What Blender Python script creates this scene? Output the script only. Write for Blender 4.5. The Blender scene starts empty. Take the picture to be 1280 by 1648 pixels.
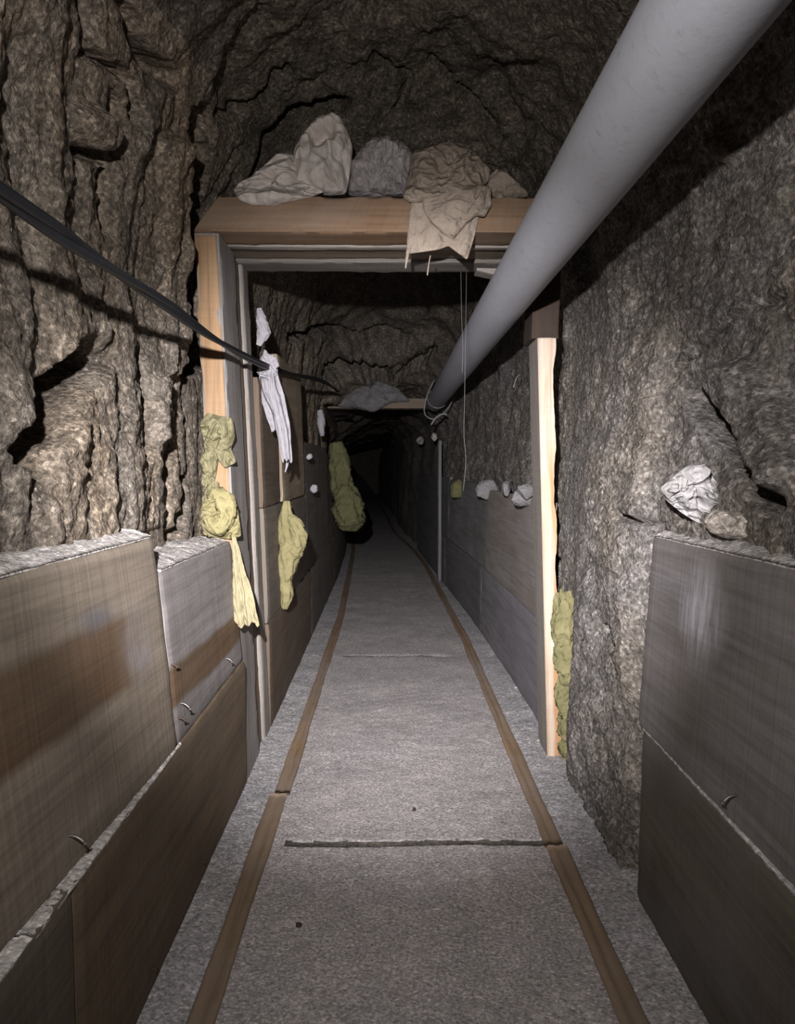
import bpy, math, random
import numpy as np
from mathutils import Vector, Matrix, Euler

random.seed(7)
SC = bpy.context.scene
COL = SC.collection
F = 1180.0                      # focal length in pixels of the 1280 x 1648 frame
EYE = np.array([0.0, 0.0, 1.1])

# ------------------------------------------------------------------ camera
cam = bpy.data.cameras.new('camera')
cam.sensor_fit = 'HORIZONTAL'
cam.sensor_width = 36.0
cam.lens = F / 1280.0 * 36.0
cam.clip_start = 0.02
camo = bpy.data.objects.new('camera', cam)
COL.objects.link(camo)
camo.location = EYE
PITCH = math.atan(74.0 / F)
YAW = -math.atan(10.0 / F)
camo.rotation_euler = (math.pi / 2 - PITCH, 0, YAW)
SC.camera = camo
CM = np.array(Euler(camo.rotation_euler).to_matrix())


def P(px, py, Y):
    """world point at depth Y seen at photo pixel px, py"""
    d = CM @ np.array([(px - 640) / F, (824 - py) / F, -1.0])
    return EYE + d * (Y / d[1])


def PX(px, py, X):
    """world point on the plane x = X seen at photo pixel px, py"""
    d = CM @ np.array([(px - 640) / F, (824 - py) / F, -1.0])
    return EYE + d * (X / d[0])


def pix(p):
    q = (np.asarray(p) - EYE) @ CM
    z = np.maximum(-q[..., 2], 1e-3)
    return 640 + F * q[..., 0] / z, 824 - F * q[..., 1] / z


# ------------------------------------------------------------------ noise
_rs = np.random.RandomState(11)
_perm = _rs.permutation(256)
_perm = np.concatenate([_perm, _perm, _perm])
_g = _rs.normal(size=(256, 3))
_g /= np.linalg.norm(_g, axis=1)[:, None]


def perlin(p):
    p = np.asarray(p, float)
    i = np.floor(p).astype(int)
    f = p - i
    i &= 255
    u = f * f * f * (f * (f * 6 - 15) + 10)
    out = 0
    for dx in (0, 1):
        wx = u[..., 0] if dx else 1 - u[..., 0]
        for dy in (0, 1):
            wy = u[..., 1] if dy else 1 - u[..., 1]
            for dz in (0, 1):
                wz = u[..., 2] if dz else 1 - u[..., 2]
                h = _perm[_perm[_perm[(i[..., 0] + dx) & 255] + ((i[..., 1] + dy) & 255)] + ((i[..., 2] + dz) & 255)]
                g = _g[h]
                d = g[..., 0] * (f[..., 0] - dx) + g[..., 1] * (f[..., 1] - dy) + g[..., 2] * (f[..., 2] - dz)
                out = out + wx * wy * wz * d
    return out * 1.5


def fbm(p, octv=4, gain=0.5, lac=2.1):
    a, s, f = 1.0, 0, 1.0
    for k in range(octv):
        s = s + a * perlin(np.asarray(p) * f + 17.3 * k)
        a *= gain
        f *= lac
    return s


def ridged(p, octv=3, gain=0.5, lac=2.1):
    a, s, f = 1.0, 0, 1.0
    for k in range(octv):
        s = s + a * (1 - 2 * np.abs(perlin(np.asarray(p) * f + 9.1 * k)))
        a *= gain
        f *= lac
    return s


def sstep(a, b, x):
    t = np.clip((np.asarray(x, float) - a) / (b - a), 0, 1)
    return t * t * (3 - 2 * t)


# ------------------------------------------------------------------ object helpers
def make(name, V, faces, mat, parent=None, uv=None, smooth=True, origin=None, matidx=None):
    V = np.asarray(V, float).reshape(-1, 3)
    if origin is None:
        lo, hi = V.min(0), V.max(0)
        origin = np.array([(lo[0] + hi[0]) / 2, (lo[1] + hi[1]) / 2, lo[2]])
    origin = np.asarray(origin, float)
    me = bpy.data.meshes.new(name)
    me.from_pydata((V - origin).tolist(), [], faces if isinstance(faces, list) else faces.tolist())
    for m in (mat if isinstance(mat, (list, tuple)) else [mat]):
        me.materials.append(m)
    if smooth:
        me.polygons.foreach_set('use_smooth', [True] * len(me.polygons))
    if matidx is not None:
        me.polygons.foreach_set('material_index', matidx)
    if uv is not None:
        l = me.uv_layers.new(name='UVMap')
        li = np.empty(len(me.loops), int)
        me.loops.foreach_get('vertex_index', li)
        l.data.foreach_set('uv', np.asarray(uv, float)[li].ravel())
    me.update()
    o = bpy.data.objects.new(name, me)
    COL.objects.link(o)
    if parent is not None:
        o.parent = parent
        pl = np.array(parent.location)
        pp = parent.parent
        while pp is not None:
            pl = pl + np.array(pp.location)
            pp = pp.parent
        o.location = origin - pl
    else:
        o.location = origin
    return o


def empty(name, loc):
    o = bpy.data.objects.new(name, None)
    o.empty_display_size = 0.1
    COL.objects.link(o)
    o.location = loc
    return o


def tag(o, label, cat, group=None, kind=None):
    kind = kind or 'thing'
    o['label'] = label
    o['category'] = cat
    if group:
        o['group'] = group
    if kind:
        o['kind'] = kind
    return o


def structure(o, label=None, cat=None):
    o['kind'] = 'structure'
    if label:
        o['label'] = label
        o['category'] = cat
    return o


def grid_faces(n, m, off=0, wrap=False):
    """grid of n rows x m columns, row-major"""
    r = np.arange(n - 1)[:, None]
    if wrap:
        c = np.arange(m)[None, :]
        c2 = (c + 1) % m
    else:
        c = np.arange(m - 1)[None, :]
        c2 = c + 1
    a = r * m + c
    b = r * m + c2
    return np.stack([a, b, b + m, a + m], -1).reshape(-1, 4) + off


def tube_verts(path, rad, seg=12):
    path = np.asarray(path, float)
    n = len(path)
    rad = np.broadcast_to(np.asarray(rad, float), (n,))
    T = np.gradient(path, axis=0)
    T /= np.linalg.norm(T, axis=1)[:, None] + 1e-12
    up = np.array([0.13, 0.21, 0.97]) if abs(T[0, 2]) < 0.9 else np.array([0.97, 0.2, 0.1])
    out = []
    x = np.cross(T[0], up)
    x /= np.linalg.norm(x)
    a = np.linspace(0, 2 * np.pi, seg, endpoint=False)
    for k in range(n):
        x = x - T[k] * np.dot(x, T[k])
        x /= np.linalg.norm(x)
        y = np.cross(T[k], x)
        out.append(path[k] + rad[k] * (np.cos(a)[:, None] * x + np.sin(a)[:, None] * y))
    return np.array(out)


def tube(path, rad, seg=12, caps=True):
    R = tube_verts(path, rad, seg)
    n = len(R)
    V = R.reshape(-1, 3)
    f = grid_faces(n, seg, wrap=True).tolist()
    if caps:
        V = np.vstack([V, R[0].mean(0), R[-1].mean(0)])
        a, b = n * seg, n * seg + 1
        for k in range(seg):
            f.append([a, (k + 1) % seg, k])
            f.append([b, (n - 1) * seg + k, (n - 1) * seg + (k + 1) % seg])
    return V, f


def join(parts):
    V, Fs, o = [], [], 0
    for v, f in parts:
        v = np.asarray(v).reshape(-1, 3)
        V.append(v)
        Fs += [[i + o for i in q] for q in (f if isinstance(f, list) else f.tolist())]
        o += len(v)
    return np.vstack(V), Fs


def resample(pts, n):
    pts = np.asarray(pts, float)
    m = len(pts)
    t = np.linspace(0, m - 1, n)
    i = np.clip(t.astype(int), 0, m - 2)
    f = (t - i)[:, None]
    p = np.vstack([2 * pts[0] - pts[1], pts, 2 * pts[-1] - pts[-2]])
    a, b, c, d = p[i], p[i + 1], p[i + 2], p[i + 3]
    return 0.5 * (2 * b + (c - a) * f + (2 * a - 5 * b + 4 * c - d) * f ** 2 + (3 * b - a - 3 * c + d) * f ** 3)


# ------------------------------------------------------------------ materials
class NT:
    def __init__(s, name):
        s.m = bpy.data.materials.new(name)
        s.m.use_nodes = True
        s.t = s.m.node_tree
        s.t.nodes.clear()
        s.out = s.n('ShaderNodeOutputMaterial')
        s.b = s.n('ShaderNodeBsdfPrincipled')
        s.l(s.b.outputs[0], s.out.inputs[0])

    def n(s, typ, **kw):
        nd = s.t.nodes.new(typ)
        for k, v in kw.items():
            setattr(nd, k, v)
        return nd

    def l(s, a, b):
        s.t.links.new(a, b)

    def set(s, inp, v):
        if hasattr(v, 'is_linked') or isinstance(v, bpy.types.NodeSocket):
            s.l(v, inp)
        else:
            inp.default_value = v

    def coord(s, kind='Object', scale=(1, 1, 1), loc=(0, 0, 0)):
        if kind == 'World':
            src = s.n('ShaderNodeNewGeometry').outputs['Position']
        else:
            src = s.n('ShaderNodeTexCoord').outputs[kind]
        mp = s.n('ShaderNodeMapping')
        mp.inputs['Scale'].default_value = scale
        mp.inputs['Location'].default_value = loc
        s.l(src, mp.inputs[0])
        return mp.outputs[0]

    def noise(s, vec, scale, detail=4, rough=0.55, dist=0.0):
        nd = s.n('ShaderNodeTexNoise')
        nd.inputs['Scale'].default_value = scale
        nd.inputs['Detail'].default_value = detail
        nd.inputs['Roughness'].default_value = rough
        nd.inputs['Distortion'].default_value = dist
        s.l(vec, nd.inputs['Vector'])
        return nd.outputs['Fac']

    def ramp(s, fac, stops):
        r = s.n('ShaderNodeValToRGB')
        e = r.color_ramp.elements
        while len(e) < len(stops):
            e.new(0.5)
        for k, (p, c) in enumerate(stops):
            e[k].position = p
            e[k].color = (c, c, c, 1) if isinstance(c, (int, float)) else (*c, 1)
        s.l(fac, r.inputs[0])
        return r.outputs[0]

    def mix(s, fac, a, b, mode='MIX'):
        m = s.n('ShaderNodeMix', data_type='RGBA', blend_type=mode)
        s.set(m.inputs[0], fac)
        for i, v in ((6, a), (7, b)):
            if isinstance(v, tuple):
                m.inputs[i].default_value = (*v, 1) if len(v) == 3 else v
            else:
                s.l(v, m.inputs[i])
        return m.outputs[2]

    def cells(s, vec, scale, lo, hi):
        v = s.n('ShaderNodeTexVoronoi')
        v.inputs['Scale'].default_value = scale
        s.l(vec, v.inputs['Vector'])
        sp_ = s.n('ShaderNodeSeparateColor')
        s.l(v.outputs['Color'], sp_.inputs[0])
        return s.ramp(sp_.outputs[0], [(0.0, lo), (0.75, 1.0), (1.0, hi)])

    def math(s, op, a, b=0.0, clamp=False):
        m = s.n('ShaderNodeMath', operation=op, use_clamp=clamp)
        s.set(m.inputs[0], a)
        s.set(m.inputs[1], b)
        return m.outputs[0]

    def bump(s, h, strength=0.5, dist=0.01, prev=None):
        b = s.n('ShaderNodeBump')
        b.inputs['Strength'].default_value = strength
        b.inputs['Distance'].default_value = dist
        s.l(h, b.inputs['Height'])
        if prev is not None:
            s.l(prev, b.inputs['Normal'])
        return b.outputs[0]

    def fin(s, col=None, rough=0.9, normal=None, spec=0.2):
        if col is not None:
            s.set(s.b.inputs['Base Color'], (*col, 1) if isinstance(col, tuple) else col)
        s.set(s.b.inputs['Roughness'], rough)
        s.b.inputs['Specular IOR Level'].default_value = spec
        if normal is not None:
            s.l(normal, s.b.inputs['Normal'])
        return s.m


def rock_mat(name, base, warm, strata=(1, 1, 1)):
    t = NT(name)
    w = t.coord('World', strata)
    w1 = t.coord('World')
    big = t.noise(w, 2.2, 4, 0.6)
    med = t.noise(w, 11, 6, 0.65, 0.3)
    fine = t.noise(w1, 85, 3, 0.6)
    sp = t.noise(w1, 150, 2, 0.5)
    c = t.mix(t.ramp(big, [(0.38, 0.0), (0.62, 1.0)]), base, warm)
    c = t.mix(1.0, c, t.ramp(med, [(0.25, 0.5), (0.5, 0.95), (0.75, 1.3)]), 'MULTIPLY')
    c = t.mix(1.0, c, t.ramp(fine, [(0.3, 0.5), (0.5, 0.97), (0.7, 1.5)]), 'MULTIPLY')
    c = t.mix(t.ramp(sp, [(0.66, 0.0), (0.74, 0.6)]), c, (0.55, 0.5, 0.45))
    c = t.mix(1.0, c, t.cells(w1, 120, .62, 1.5), 'MULTIPLY')
    c = t.mix(1.0, c, t.cells(w1, 48, .8, 1.25), 'MULTIPLY')
    nb = t.bump(t.noise(w1, 55, 8, 0.8), 0.5, 0.008)
    nb = t.bump(fine, 1.0, 0.008, nb)
    return t.fin(c, 0.95, nb, 0.15)


def wood_mat(name, light, dark, seed=0.0, band=None, saw=0.35, dirt=0.5, dirtcol=(0.13, 0.115, 0.1), blue=None, grain=1.0, vertical=False, knot=None, scuff=None):
    """grain runs along u of the UV map (metres)"""
    t = NT(name)
    uv0 = t.n('ShaderNodeTexCoord').outputs['UV']
    if vertical:
        rot = t.n('ShaderNodeMapping')
        rot.inputs['Rotation'].default_value = (0, 0, math.pi / 2)
        t.l(uv0, rot.inputs[0])
        uv0 = rot.outputs[0]

    def mp(sx, sy, lx=0.0):
        m = t.n('ShaderNodeMapping')
        m.inputs['Scale'].default_value = (sx, sy, 1)
        m.inputs['Location'].default_value = (seed + lx, seed * 1.7, seed * 0.3)
        t.l(uv0, m.inputs[0])
        return m.outputs[0]
    g1 = t.noise(mp(0.9, 9), 1.0, 4, 0.6, 0.6)
    g2 = t.noise(mp(3, 60), 1.0, 5, 0.65, 0.3)
    sw = t.noise(mp(110, 1.6, 4), 1.0, 2, 0.5)
    dr = t.noise(mp(2.0, 3.0, 9), 1.5, 5, 0.6)
    col = t.mix(t.ramp(g1, [(0.3, 0.0), (0.68, 1.0)]), light, dark)
    col = t.mix(0.8 * grain, col, t.ramp(g2, [(0.25, 0.55), (0.5, 0.97), (0.75, 1.25)]), 'MULTIPLY')
    sep = t.n('ShaderNodeSeparateXYZ')
    t.l(t.n('ShaderNodeTexCoord').outputs['UV'], sep.inputs[0])
    u, v = sep.outputs[0], sep.outputs[1]
    wob = t.math('SUBTRACT', t.noise(mp(1.6, 1.6, 2), 1.0, 3, 0.5), 0.5)
    if band:
        vc, hw, bc, u0, u1, slope = band
        vv = t.math('ADD', v, t.math('MULTIPLY', wob, 0.10))
        vv = t.math('SUBTRACT', vv, t.math('MULTIPLY', u, slope))
        d = t.math('DIVIDE', t.math('ABSOLUTE', t.math('SUBTRACT', vv, vc)), hw)
        k = t.ramp(d, [(0.72, 0.95), (1.0, 0.0)])
        uu = t.math('ADD', u, t.math('MULTIPLY', wob, 0.2))
        k2 = t.n('ShaderNodeMapRange', interpolation_type='SMOOTHSTEP')
        k2.inputs['From Min'].default_value = u0
        k2.inputs['From Max'].default_value = u1
        k2.inputs['To Min'].default_value = 1
        k2.inputs['To Max'].default_value = 0
        t.l(uu, k2.inputs['Value'])
        k = t.math('MULTIPLY', k, k2.outputs[0])
        bcol = t.mix(t.ramp(g2, [(0.3, 0.0), (0.7, 1.0)]), bc, tuple(x * 0.62 for x in bc))
        col = t.mix(k, col, bcol)
    for sp, sk in ((blue, (5, 12, 3)), (knot, (14, 14, 3)), (scuff, (60, 9, 3))):
        if not sp:
            continue
        uc, vc, ru, rv, c, amt = sp
        du = t.math('DIVIDE', t.math('SUBTRACT', t.math('ADD', u, t.math('MULTIPLY', wob, 0.08)), uc), ru)
        dv = t.math('DIVIDE', t.math('SUBTRACT', t.math('ADD', v, t.math('MULTIPLY', wob, 0.08)), vc), rv)
        d = t.math('SQRT', t.math('ADD', t.math('MULTIPLY', du, du), t.math('MULTIPLY', dv, dv)))
        mk = t.math('MULTIPLY', t.ramp(d, [(0.3, 1.0), (1.0, 0.0)]), t.ramp(t.noise(mp(*sk), 1.0, 3, 0.6), [(0.35, 0.25), (0.6, 1.0)]))
        col = t.mix(t.math('MULTIPLY', mk, amt), col, c)
    col = t.mix(saw, col, t.ramp(sw, [(0.3, 0.6), (0.5, 1.0), (0.7, 1.35)]), 'MULTIPLY')
    col = t.mix(t.math('MULTIPLY', t.ramp(dr, [(0.35, 0.0), (0.7, 1.0)]), dirt), col, dirtcol)
    nb = t.bump(g2, 0.35, 0.004)
    nb = t.bump(sw, 0.3, 0.0025, nb)
    return t.fin(col, 0.85, nb, 0.2)


def grain_mat(name, c1, c2, fleck, s=1.0, bumpd=0.006):
    t = NT(name)
    w = t.coord('World')
    big = t.noise(w, 3.0, 4, 0.6)
    fine = t.noise(w, 120 * s, 3, 0.65)
    sp = t.noise(w, 210 * s, 2, 0.5)
    c = t.mix(t.ramp(big, [(0.35, 0.0), (0.65, 1.0)]), c1, c2)
    c = t.mix(1.0, c, t.ramp(fine, [(0.28, 0.55), (0.5, 1.0), (0.72, 1.4)]), 'MULTIPLY')
    c = t.mix(t.ramp(sp, [(0.68, 0.0), (0.75, 0.7)]), c, fleck)
    c = t.mix(t.ramp(t.noise(w, 75 * s, 2, 0.5), [(0.24, 0.7), (0.31, 0.0)]), c, (0.06, 0.055, 0.05))
    c = t.mix(1.0, c, t.cells(w, 190 * s, .72, 1.32), 'MULTIPLY')
    c = t.mix(1.0, c, t.ramp(t.noise(w, 9, 5, .65), [(.3, .84), (.7, 1.12)]), 'MULTIPLY')
    nb = t.bump(t.noise(w, 60, 4, 0.7), 0.25, 0.006)
    nb = t.bump(fine, 0.6, bumpd, nb)
    return t.fin(c, 0.95, nb, 0.15)


def cloth_mat(name, c1, c2, rough=0.9, weave=600, spec=0.2, bumps=0.4, crinkle=1.0):
    t = NT(name)
    o = t.coord('Object')
    a = t.noise(o, 14, 4, 0.6)
    c = t.mix(t.ramp(a, [(0.35, 0.0), (0.68, 1.0)]), c1, c2)
    f = t.noise(o, weave, 2, 0.6)
    c = t.mix(0.6, c, t.ramp(f, [(0.3, 0.7), (0.7, 1.25)]), 'MULTIPLY')
    ds = t.mix(.12, o, t.t.nodes.new('ShaderNodeTexNoise').outputs['Color'], 'LINEAR_LIGHT')
    nd = ds.node.inputs[7].links[0].from_node
    nd.inputs['Scale'].default_value = 9
    t.l(o, nd.inputs['Vector'])
    nb = None
    for sc_, st_, di_ in ((13, .55, .03), (34, .45, .012)):
        vo = t.n('ShaderNodeTexVoronoi')
        vo.inputs['Scale'].default_value = sc_
        t.l(ds, vo.inputs['Vector'])
        nb = t.bump(vo.outputs['Distance'], st_ * crinkle, di_, nb)
    nb = t.bump(t.noise(o, 45, 4, 0.6), bumps, 0.006, nb)
    nb = t.bump(f, 0.3, 0.001, nb)
    return t.fin(c, rough, nb, spec)


def plain_mat(name, c, rough=0.6, metal=0.0, spec=0.4):
    t = NT(name)
    o = t.coord('Object')
    a = t.noise(o, 30, 3, 0.6)
    col = t.mix(t.ramp(a, [(0.35, 0.0), (0.7, 1.0)]), c, tuple(x * 0.7 for x in c))
    t.b.inputs['Metallic'].default_value = metal
    return t.fin(col, rough, None, spec)


M = {}
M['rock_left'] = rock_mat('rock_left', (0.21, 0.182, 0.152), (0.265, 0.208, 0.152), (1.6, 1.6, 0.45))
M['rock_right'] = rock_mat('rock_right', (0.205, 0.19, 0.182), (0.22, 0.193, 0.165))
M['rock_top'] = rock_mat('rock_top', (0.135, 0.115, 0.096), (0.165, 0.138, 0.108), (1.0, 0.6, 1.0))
M['floor'] = grain_mat('floor_concrete', (0.42, 0.39, 0.39), (0.47, 0.435, 0.425), (0.6, 0.58, 0.56))
M['gravel'] = grain_mat('floor_gravel', (0.40, 0.385, 0.395), (0.45, 0.43, 0.43), (0.7, 0.68, 0.66), 0.8, 0.009)
M['joint'] = grain_mat('joint_dirt', (0.10, 0.09, 0.08), (0.13, 0.115, 0.1), (0.2, 0.19, 0.18), 0.8)
M['dust'] = grain_mat('ledge_dust', (0.46, 0.43, 0.41), (0.5, 0.47, 0.45), (0.75, 0.72, 0.7), 0.8)
M['rail'] = wood_mat('rail_rust', (0.27, 0.185, 0.115), (0.18, 0.12, 0.07), 3.3, saw=0.1, dirt=0.7, dirtcol=(0.27, 0.23, 0.2))
M['nail'] = plain_mat('nail_steel', (0.25, 0.23, 0.22), 0.45, 0.8)
M['rust'] = plain_mat('nail_rusty', (0.09, 0.06, 0.045), 0.8, 0.3)
M['cable'] = plain_mat('cable_black', (0.013, 0.014, 0.018), 0.5, 0.0, 0.3)
M['wire'] = plain_mat('wire_pale', (0.26, 0.25, 0.25), 0.5, 0.2)
M['white_cloth'] = cloth_mat('cloth_white', (0.72, 0.66, 0.61), (0.52, 0.46, 0.42), crinkle=.45)
M['white_rag'] = cloth_mat('rag_white', (0.38, 0.365, 0.39), (0.31, 0.295, 0.32), crinkle=.3)
M['grey_plastic'] = cloth_mat('plastic_grey', (0.42, 0.385, 0.385), (0.31, 0.28, 0.28), 0.5, 300, 0.4, crinkle=.6)
M['burlap'] = cloth_mat('burlap', (0.39, 0.325, 0.265), (0.29, 0.235, 0.19), 0.95, 420, crinkle=.7)
M['yellow'] = cloth_mat('cloth_yellow', (0.30, 0.265, 0.135), (0.225, 0.20, 0.1), crinkle=.5)
M['cream'] = cloth_mat('cloth_cream', (0.34, 0.30, 0.185), (0.28, 0.25, 0.15), crinkle=.35)
M['olive'] = cloth_mat('cloth_olive', (0.26, 0.235, 0.14), (0.185, 0.17, 0.095), crinkle=.6)
M['moss'] = cloth_mat('cloth_greenish', (0.13, 0.125, 0.06), (0.09, 0.088, 0.042), crinkle=.6)
M['pale_wad'] = cloth_mat('wad_pale', (0.19, 0.182, 0.186), (0.135, 0.128, 0.128), crinkle=.5)
M['foam'] = cloth_mat('foam_greenish', (0.235, 0.215, 0.11), (0.155, 0.145, 0.07), crinkle=.7)
M['stone'] = rock_mat('stone_pale', (0.5, 0.46, 0.43), (0.45, 0.4, 0.35))
M['plastic_pale'] = cloth_mat('plastic_pale', (0.52, 0.50, 0.505), (0.38, 0.36, 0.355), 0.45, 300, 0.45)


def pipe_mat():
    t = NT('pipe_grey')
    o = t.coord('World', (1, 0.25, 1))
    a = t.noise(o, 5, 5, 0.6)
    w = t.coord('World')
    c = t.mix(t.ramp(a, [(0.35, 0.0), (0.7, 1.0)]), (0.42, 0.43, 0.48), (0.35, 0.355, 0.395))
    c = t.mix(t.ramp(t.noise(w, 40, 4, 0.7), [(0.56, 0.0), (0.75, 0.6)]), c, (0.28, 0.26, 0.24))
    nb = t.bump(t.noise(w, 60, 4, 0.6), 0.12, 0.004)
    return t.fin(c, 0.62, nb, 0.3)


M['pipe'] = pipe_mat()

# ------------------------------------------------------------------ the rock shell
ST = [  # Y, xl, xr, crown
    (-1.5, .66, .72, 2.30), (0.9, .645, .71, 2.32), (1.6, .65, .70, 2.38), (2.0, .68, .69, 2.46), (2.35, .69, .675, 2.54),
    (2.7, .70, .70, 2.52), (2.95, .70, .70, 2.30), (3.2, .70, .70, 2.40), (3.5, .68, .70, 2.62), (4.6, .67, .685, 2.62),
    (5.6, .66, .655, 2.55), (6.3, .66, .61, 2.42), (6.9, .67, .57, 2.02), (7.4, .68, .555, 1.92), (9.5, .74, .445, 1.85), (12, .92, .20, 1.8), (16, 1.15, .1, 1.8), (28, 1.9, -.5, 1.8)]
ST = np.array(ST)


def prof(xl, xr, cr):
    sp = min(1.72, cr - 0.42)
    return np.array([(-xl + .02, -.12), (-xl, .45), (-xl - .005, .95), (-xl - .03, 1.33), (-xl - .02, sp), (-xl * .8, cr - .26), (-xl * .42, cr - .06),
                     (0.03, cr), (xr * .45, cr - .05), (xr * .85, cr - .24), (xr + .05, sp), (xr + .05, 1.33), (xr + .01, .95), (xr, .45), (xr - .01, -.12)])


def shell():
    Ys = np.concatenate([np.linspace(-1.5, .7, 34)[:-1], np.arange(.7, 3.4, .0092), np.arange(3.4, 8, .028), np.linspace(8, 28, 110)])
    nseg = 14
    per = [56, 50, 44, 46, 50, 44, 42, 42, 44, 50, 46, 44, 50, 56]
    tt = np.concatenate([k + np.linspace(0, 1, per[k], endpoint=False) for k in range(nseg)] + [[nseg]])
    rows = []
    prm = np.stack([np.interp(Ys, ST[:, 0], ST[:, k]) for k in (1, 2, 3)], 1)
    # smooth the stations a little
    for k in range(3):
        pad = np.pad(prm[:, k], 8, mode='edge')
        prm[:, k] = np.convolve(pad, np.ones(17) / 17, 'valid')
    for (xl, xr, cr) in prm:
        pts = prof(xl, xr, cr)
        i = np.clip(tt.astype(int), 0, nseg - 1)
        f = (tt - i)[:, None]
        p = np.vstack([2 * pts[0] - pts[1], pts, 2 * pts[-1] - pts[-2]])
        a, b, c, d = p[i], p[i + 1], p[i + 2], p[i + 3]
        rows.append(0.5 * (2 * b + (c - a) * f + (2 * a - 5 * b + 4 * c - d) * f ** 2 + (3 * b - a - 3 * c + d) * f ** 3))
    R = np.array(rows)                      # nY x nT x 2
    nY, nT = R.shape[:2]
    V = np.empty((nY, nT, 3))
    V[..., 0] = R[..., 0]
    V[..., 1] = Ys[:, None]
    V[..., 2] = R[..., 1]
    du = np.gradient(V, axis=0)
    dv = np.gradient(V, axis=1)
    N = np.cross(dv, du)
    N /= np.linalg.norm(N, axis=2)[..., None] + 1e-9
    # make N point into the tunnel
    cen = np.array([0, 0, 1.2])
    flip = np.sign(((cen - V) * np.array([1, 0, 1]) * N).sum(-1))
    N *= flip[..., None]
    base = V.copy()
    # ---- displacement (positive = into the tunnel)
    side = tt / nseg
    wl = 1 - sstep(.30, .42, side)[None, :]
    wr = sstep(.58, .70, side)[None, :]
    wc = 1 - wl - wr
    pv = base * np.array([1.5, 1.5, .55])
    n_left = .055 * fbm(pv * 1.5, 3) + .016 * ridged(pv * 3.2 + 5, 2) + .014 * fbm(base * [14, 14, 5], 4) + .008 * fbm(base * 36, 3)
    n_left += -.022 * sstep(.95, 1.4, ridged(pv * [2.6, 2.6, 1.0] + 31, 2))
    n_right = .045 * fbm(base * 1.7 + 40, 3) + .008 * ridged(base * 4 + 11, 3) + .010 * fbm(base * 13, 3) + .009 * fbm(base * 38 + 3, 3)
    pc = base * np.array([1.0, 1.0, 1.0])
    n_top = .085 * fbm(pc * 1.7 + 70, 3) + .022 * ridged(pc * 3.0 + 77, 2) + .018 * fbm(base * 11 + 9, 4) + .008 * fbm(base * 36 + 7, 3)
    n_top += -.035 * sstep(.9, 1.35, ridged(pc * [1.6, 1.6, 2.2] + 131, 2))
    D = wl * n_left + wr * n_right + wc * n_top
    Yg, Zg = base[..., 1], base[..., 2]
    D *= 1 - .5 * sstep(2.42, 2.5, Yg) * (1 - sstep(3.0, 3.1, Yg)) * (1 - sstep(1.8, 2.0, Zg))
    # ---- hand-placed cracks, hollows and bulges: polyline in the photograph, half-width, depth
    U, W = pix(base)
    left = np.broadcast_to((side < .5)[None, :], base.shape[:2])
    near = (Yg > .6) & (Yg < 3.4)

    def stroke(poly, w, dep, mask, hard=.35, wob=5.0):
        nonlocal D
        poly = np.array(poly, float)
        jx = wob * perlin(base * 19 + 3)
        jy = wob * perlin(base * 19 + 51)
        x, y = U + jx, W + jy
        best = np.full(x.shape, 1e9)
        for (a, b) in zip(poly[:-1], poly[1:]):
            ab = b - a
            t_ = np.clip(((x - a[0]) * ab[0] + (y - a[1]) * ab[1]) / (ab @ ab + 1e-9), 0, 1)
            best = np.minimum(best, np.hypot(x - a[0] - t_ * ab[0], y - a[1] - t_ * ab[1]))
        k = 1 - sstep(w * hard, w, best)
        D = D - dep * k * mask
    ml = near & left
    mr = near & ~left
    stroke([(318, 190), (304, 300), (290, 400), (288, 500), (300, 580)], 30, .26, ml, hard=.5)
    stroke([(262, 230), (250, 330), (248, 450), (252, 590)], 26, -.06, ml)
    stroke([(30, 720), (55, 690), (78, 640), (118, 575)], 40, .2, ml)
    stroke([(45, 760), (56, 720)], 18, .14, ml)
    stroke([(122, 246), (166, 250)], 13, .09, ml, wob=2)
    stroke([(140, 195), (148, 215)], 36, -.05, ml)
    stroke([(178, 150), (184, 225), (160, 290), (156, 370)], 10, .06, ml)
    stroke([(150, 0), (152, 90), (200, 120), (206, 190)], 11, .07, ml)
    stroke([(222, 10), (232, 85), (268, 125)], 20, .10, ml)
    stroke([(205, 560), (210, 640), (214, 740)], 7, .05, ml)
    stroke([(256, 560), (270, 660), (256, 770), (264, 880)], 9, .07, ml)
    stroke([(292, 770), (282, 850), (262, 890)], 11, .08, ml)
    stroke([(110, 300), (95, 340)], 9, .05, ml)
    stroke([(236, 700), (230, 620)], 22, -.035, ml)
    stroke([(316, 330), (314, 480), (322, 700)], 16, -.035, ml & (Yg < 2.48) & (Yg > 2.2))
    # over the lintel and the roof
    mt = near & (Zg > 1.9)
    stroke([(425, 285), (448, 240), (478, 195), (540, 165)], 26, .16, mt)
    stroke([(700, 95), (760, 170), (800, 230)], 10, .06, mt)
    stroke([(600, 70), (660, 130), (640, 180)], 10, .05, mt)
    stroke([(360, 190), (420, 160), (460, 110)], 12, .07, mt)
    # right-hand rock
    stroke([(1140, 640), (1160, 690), (1196, 735), (1236, 810)], 25, .24, mr, hard=.45, wob=3)
    stroke([(1192, 730), (1236, 800)], 32, .2, mr, hard=.4, wob=3)
    stroke([(1200, 620), (1240, 690), (1262, 760)], 48, -.07, mr)
    stroke([(1100, 615), (1140, 550), (1200, 505), (1260, 475)], 6, .02, mr)
    stroke([(908, 905), (910, 935)], 11, .07, mr)
    stroke([(1000, 1010), (1016, 1022), (1030, 1045)], 7, .06, mr, wob=2)
    stroke([(1030, 830), (1048, 838), (1075, 845)], 6, .04, mr, wob=2)
    stroke([(985, 845), (1003, 770)], 7, .025, mr, wob=2)
    stroke([(1165, 225), (1180, 245)], 16, -.03, mr)
    mf = (Yg > 4.6) & (Yg < 8.2) & (Zg > 1.6)
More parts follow.
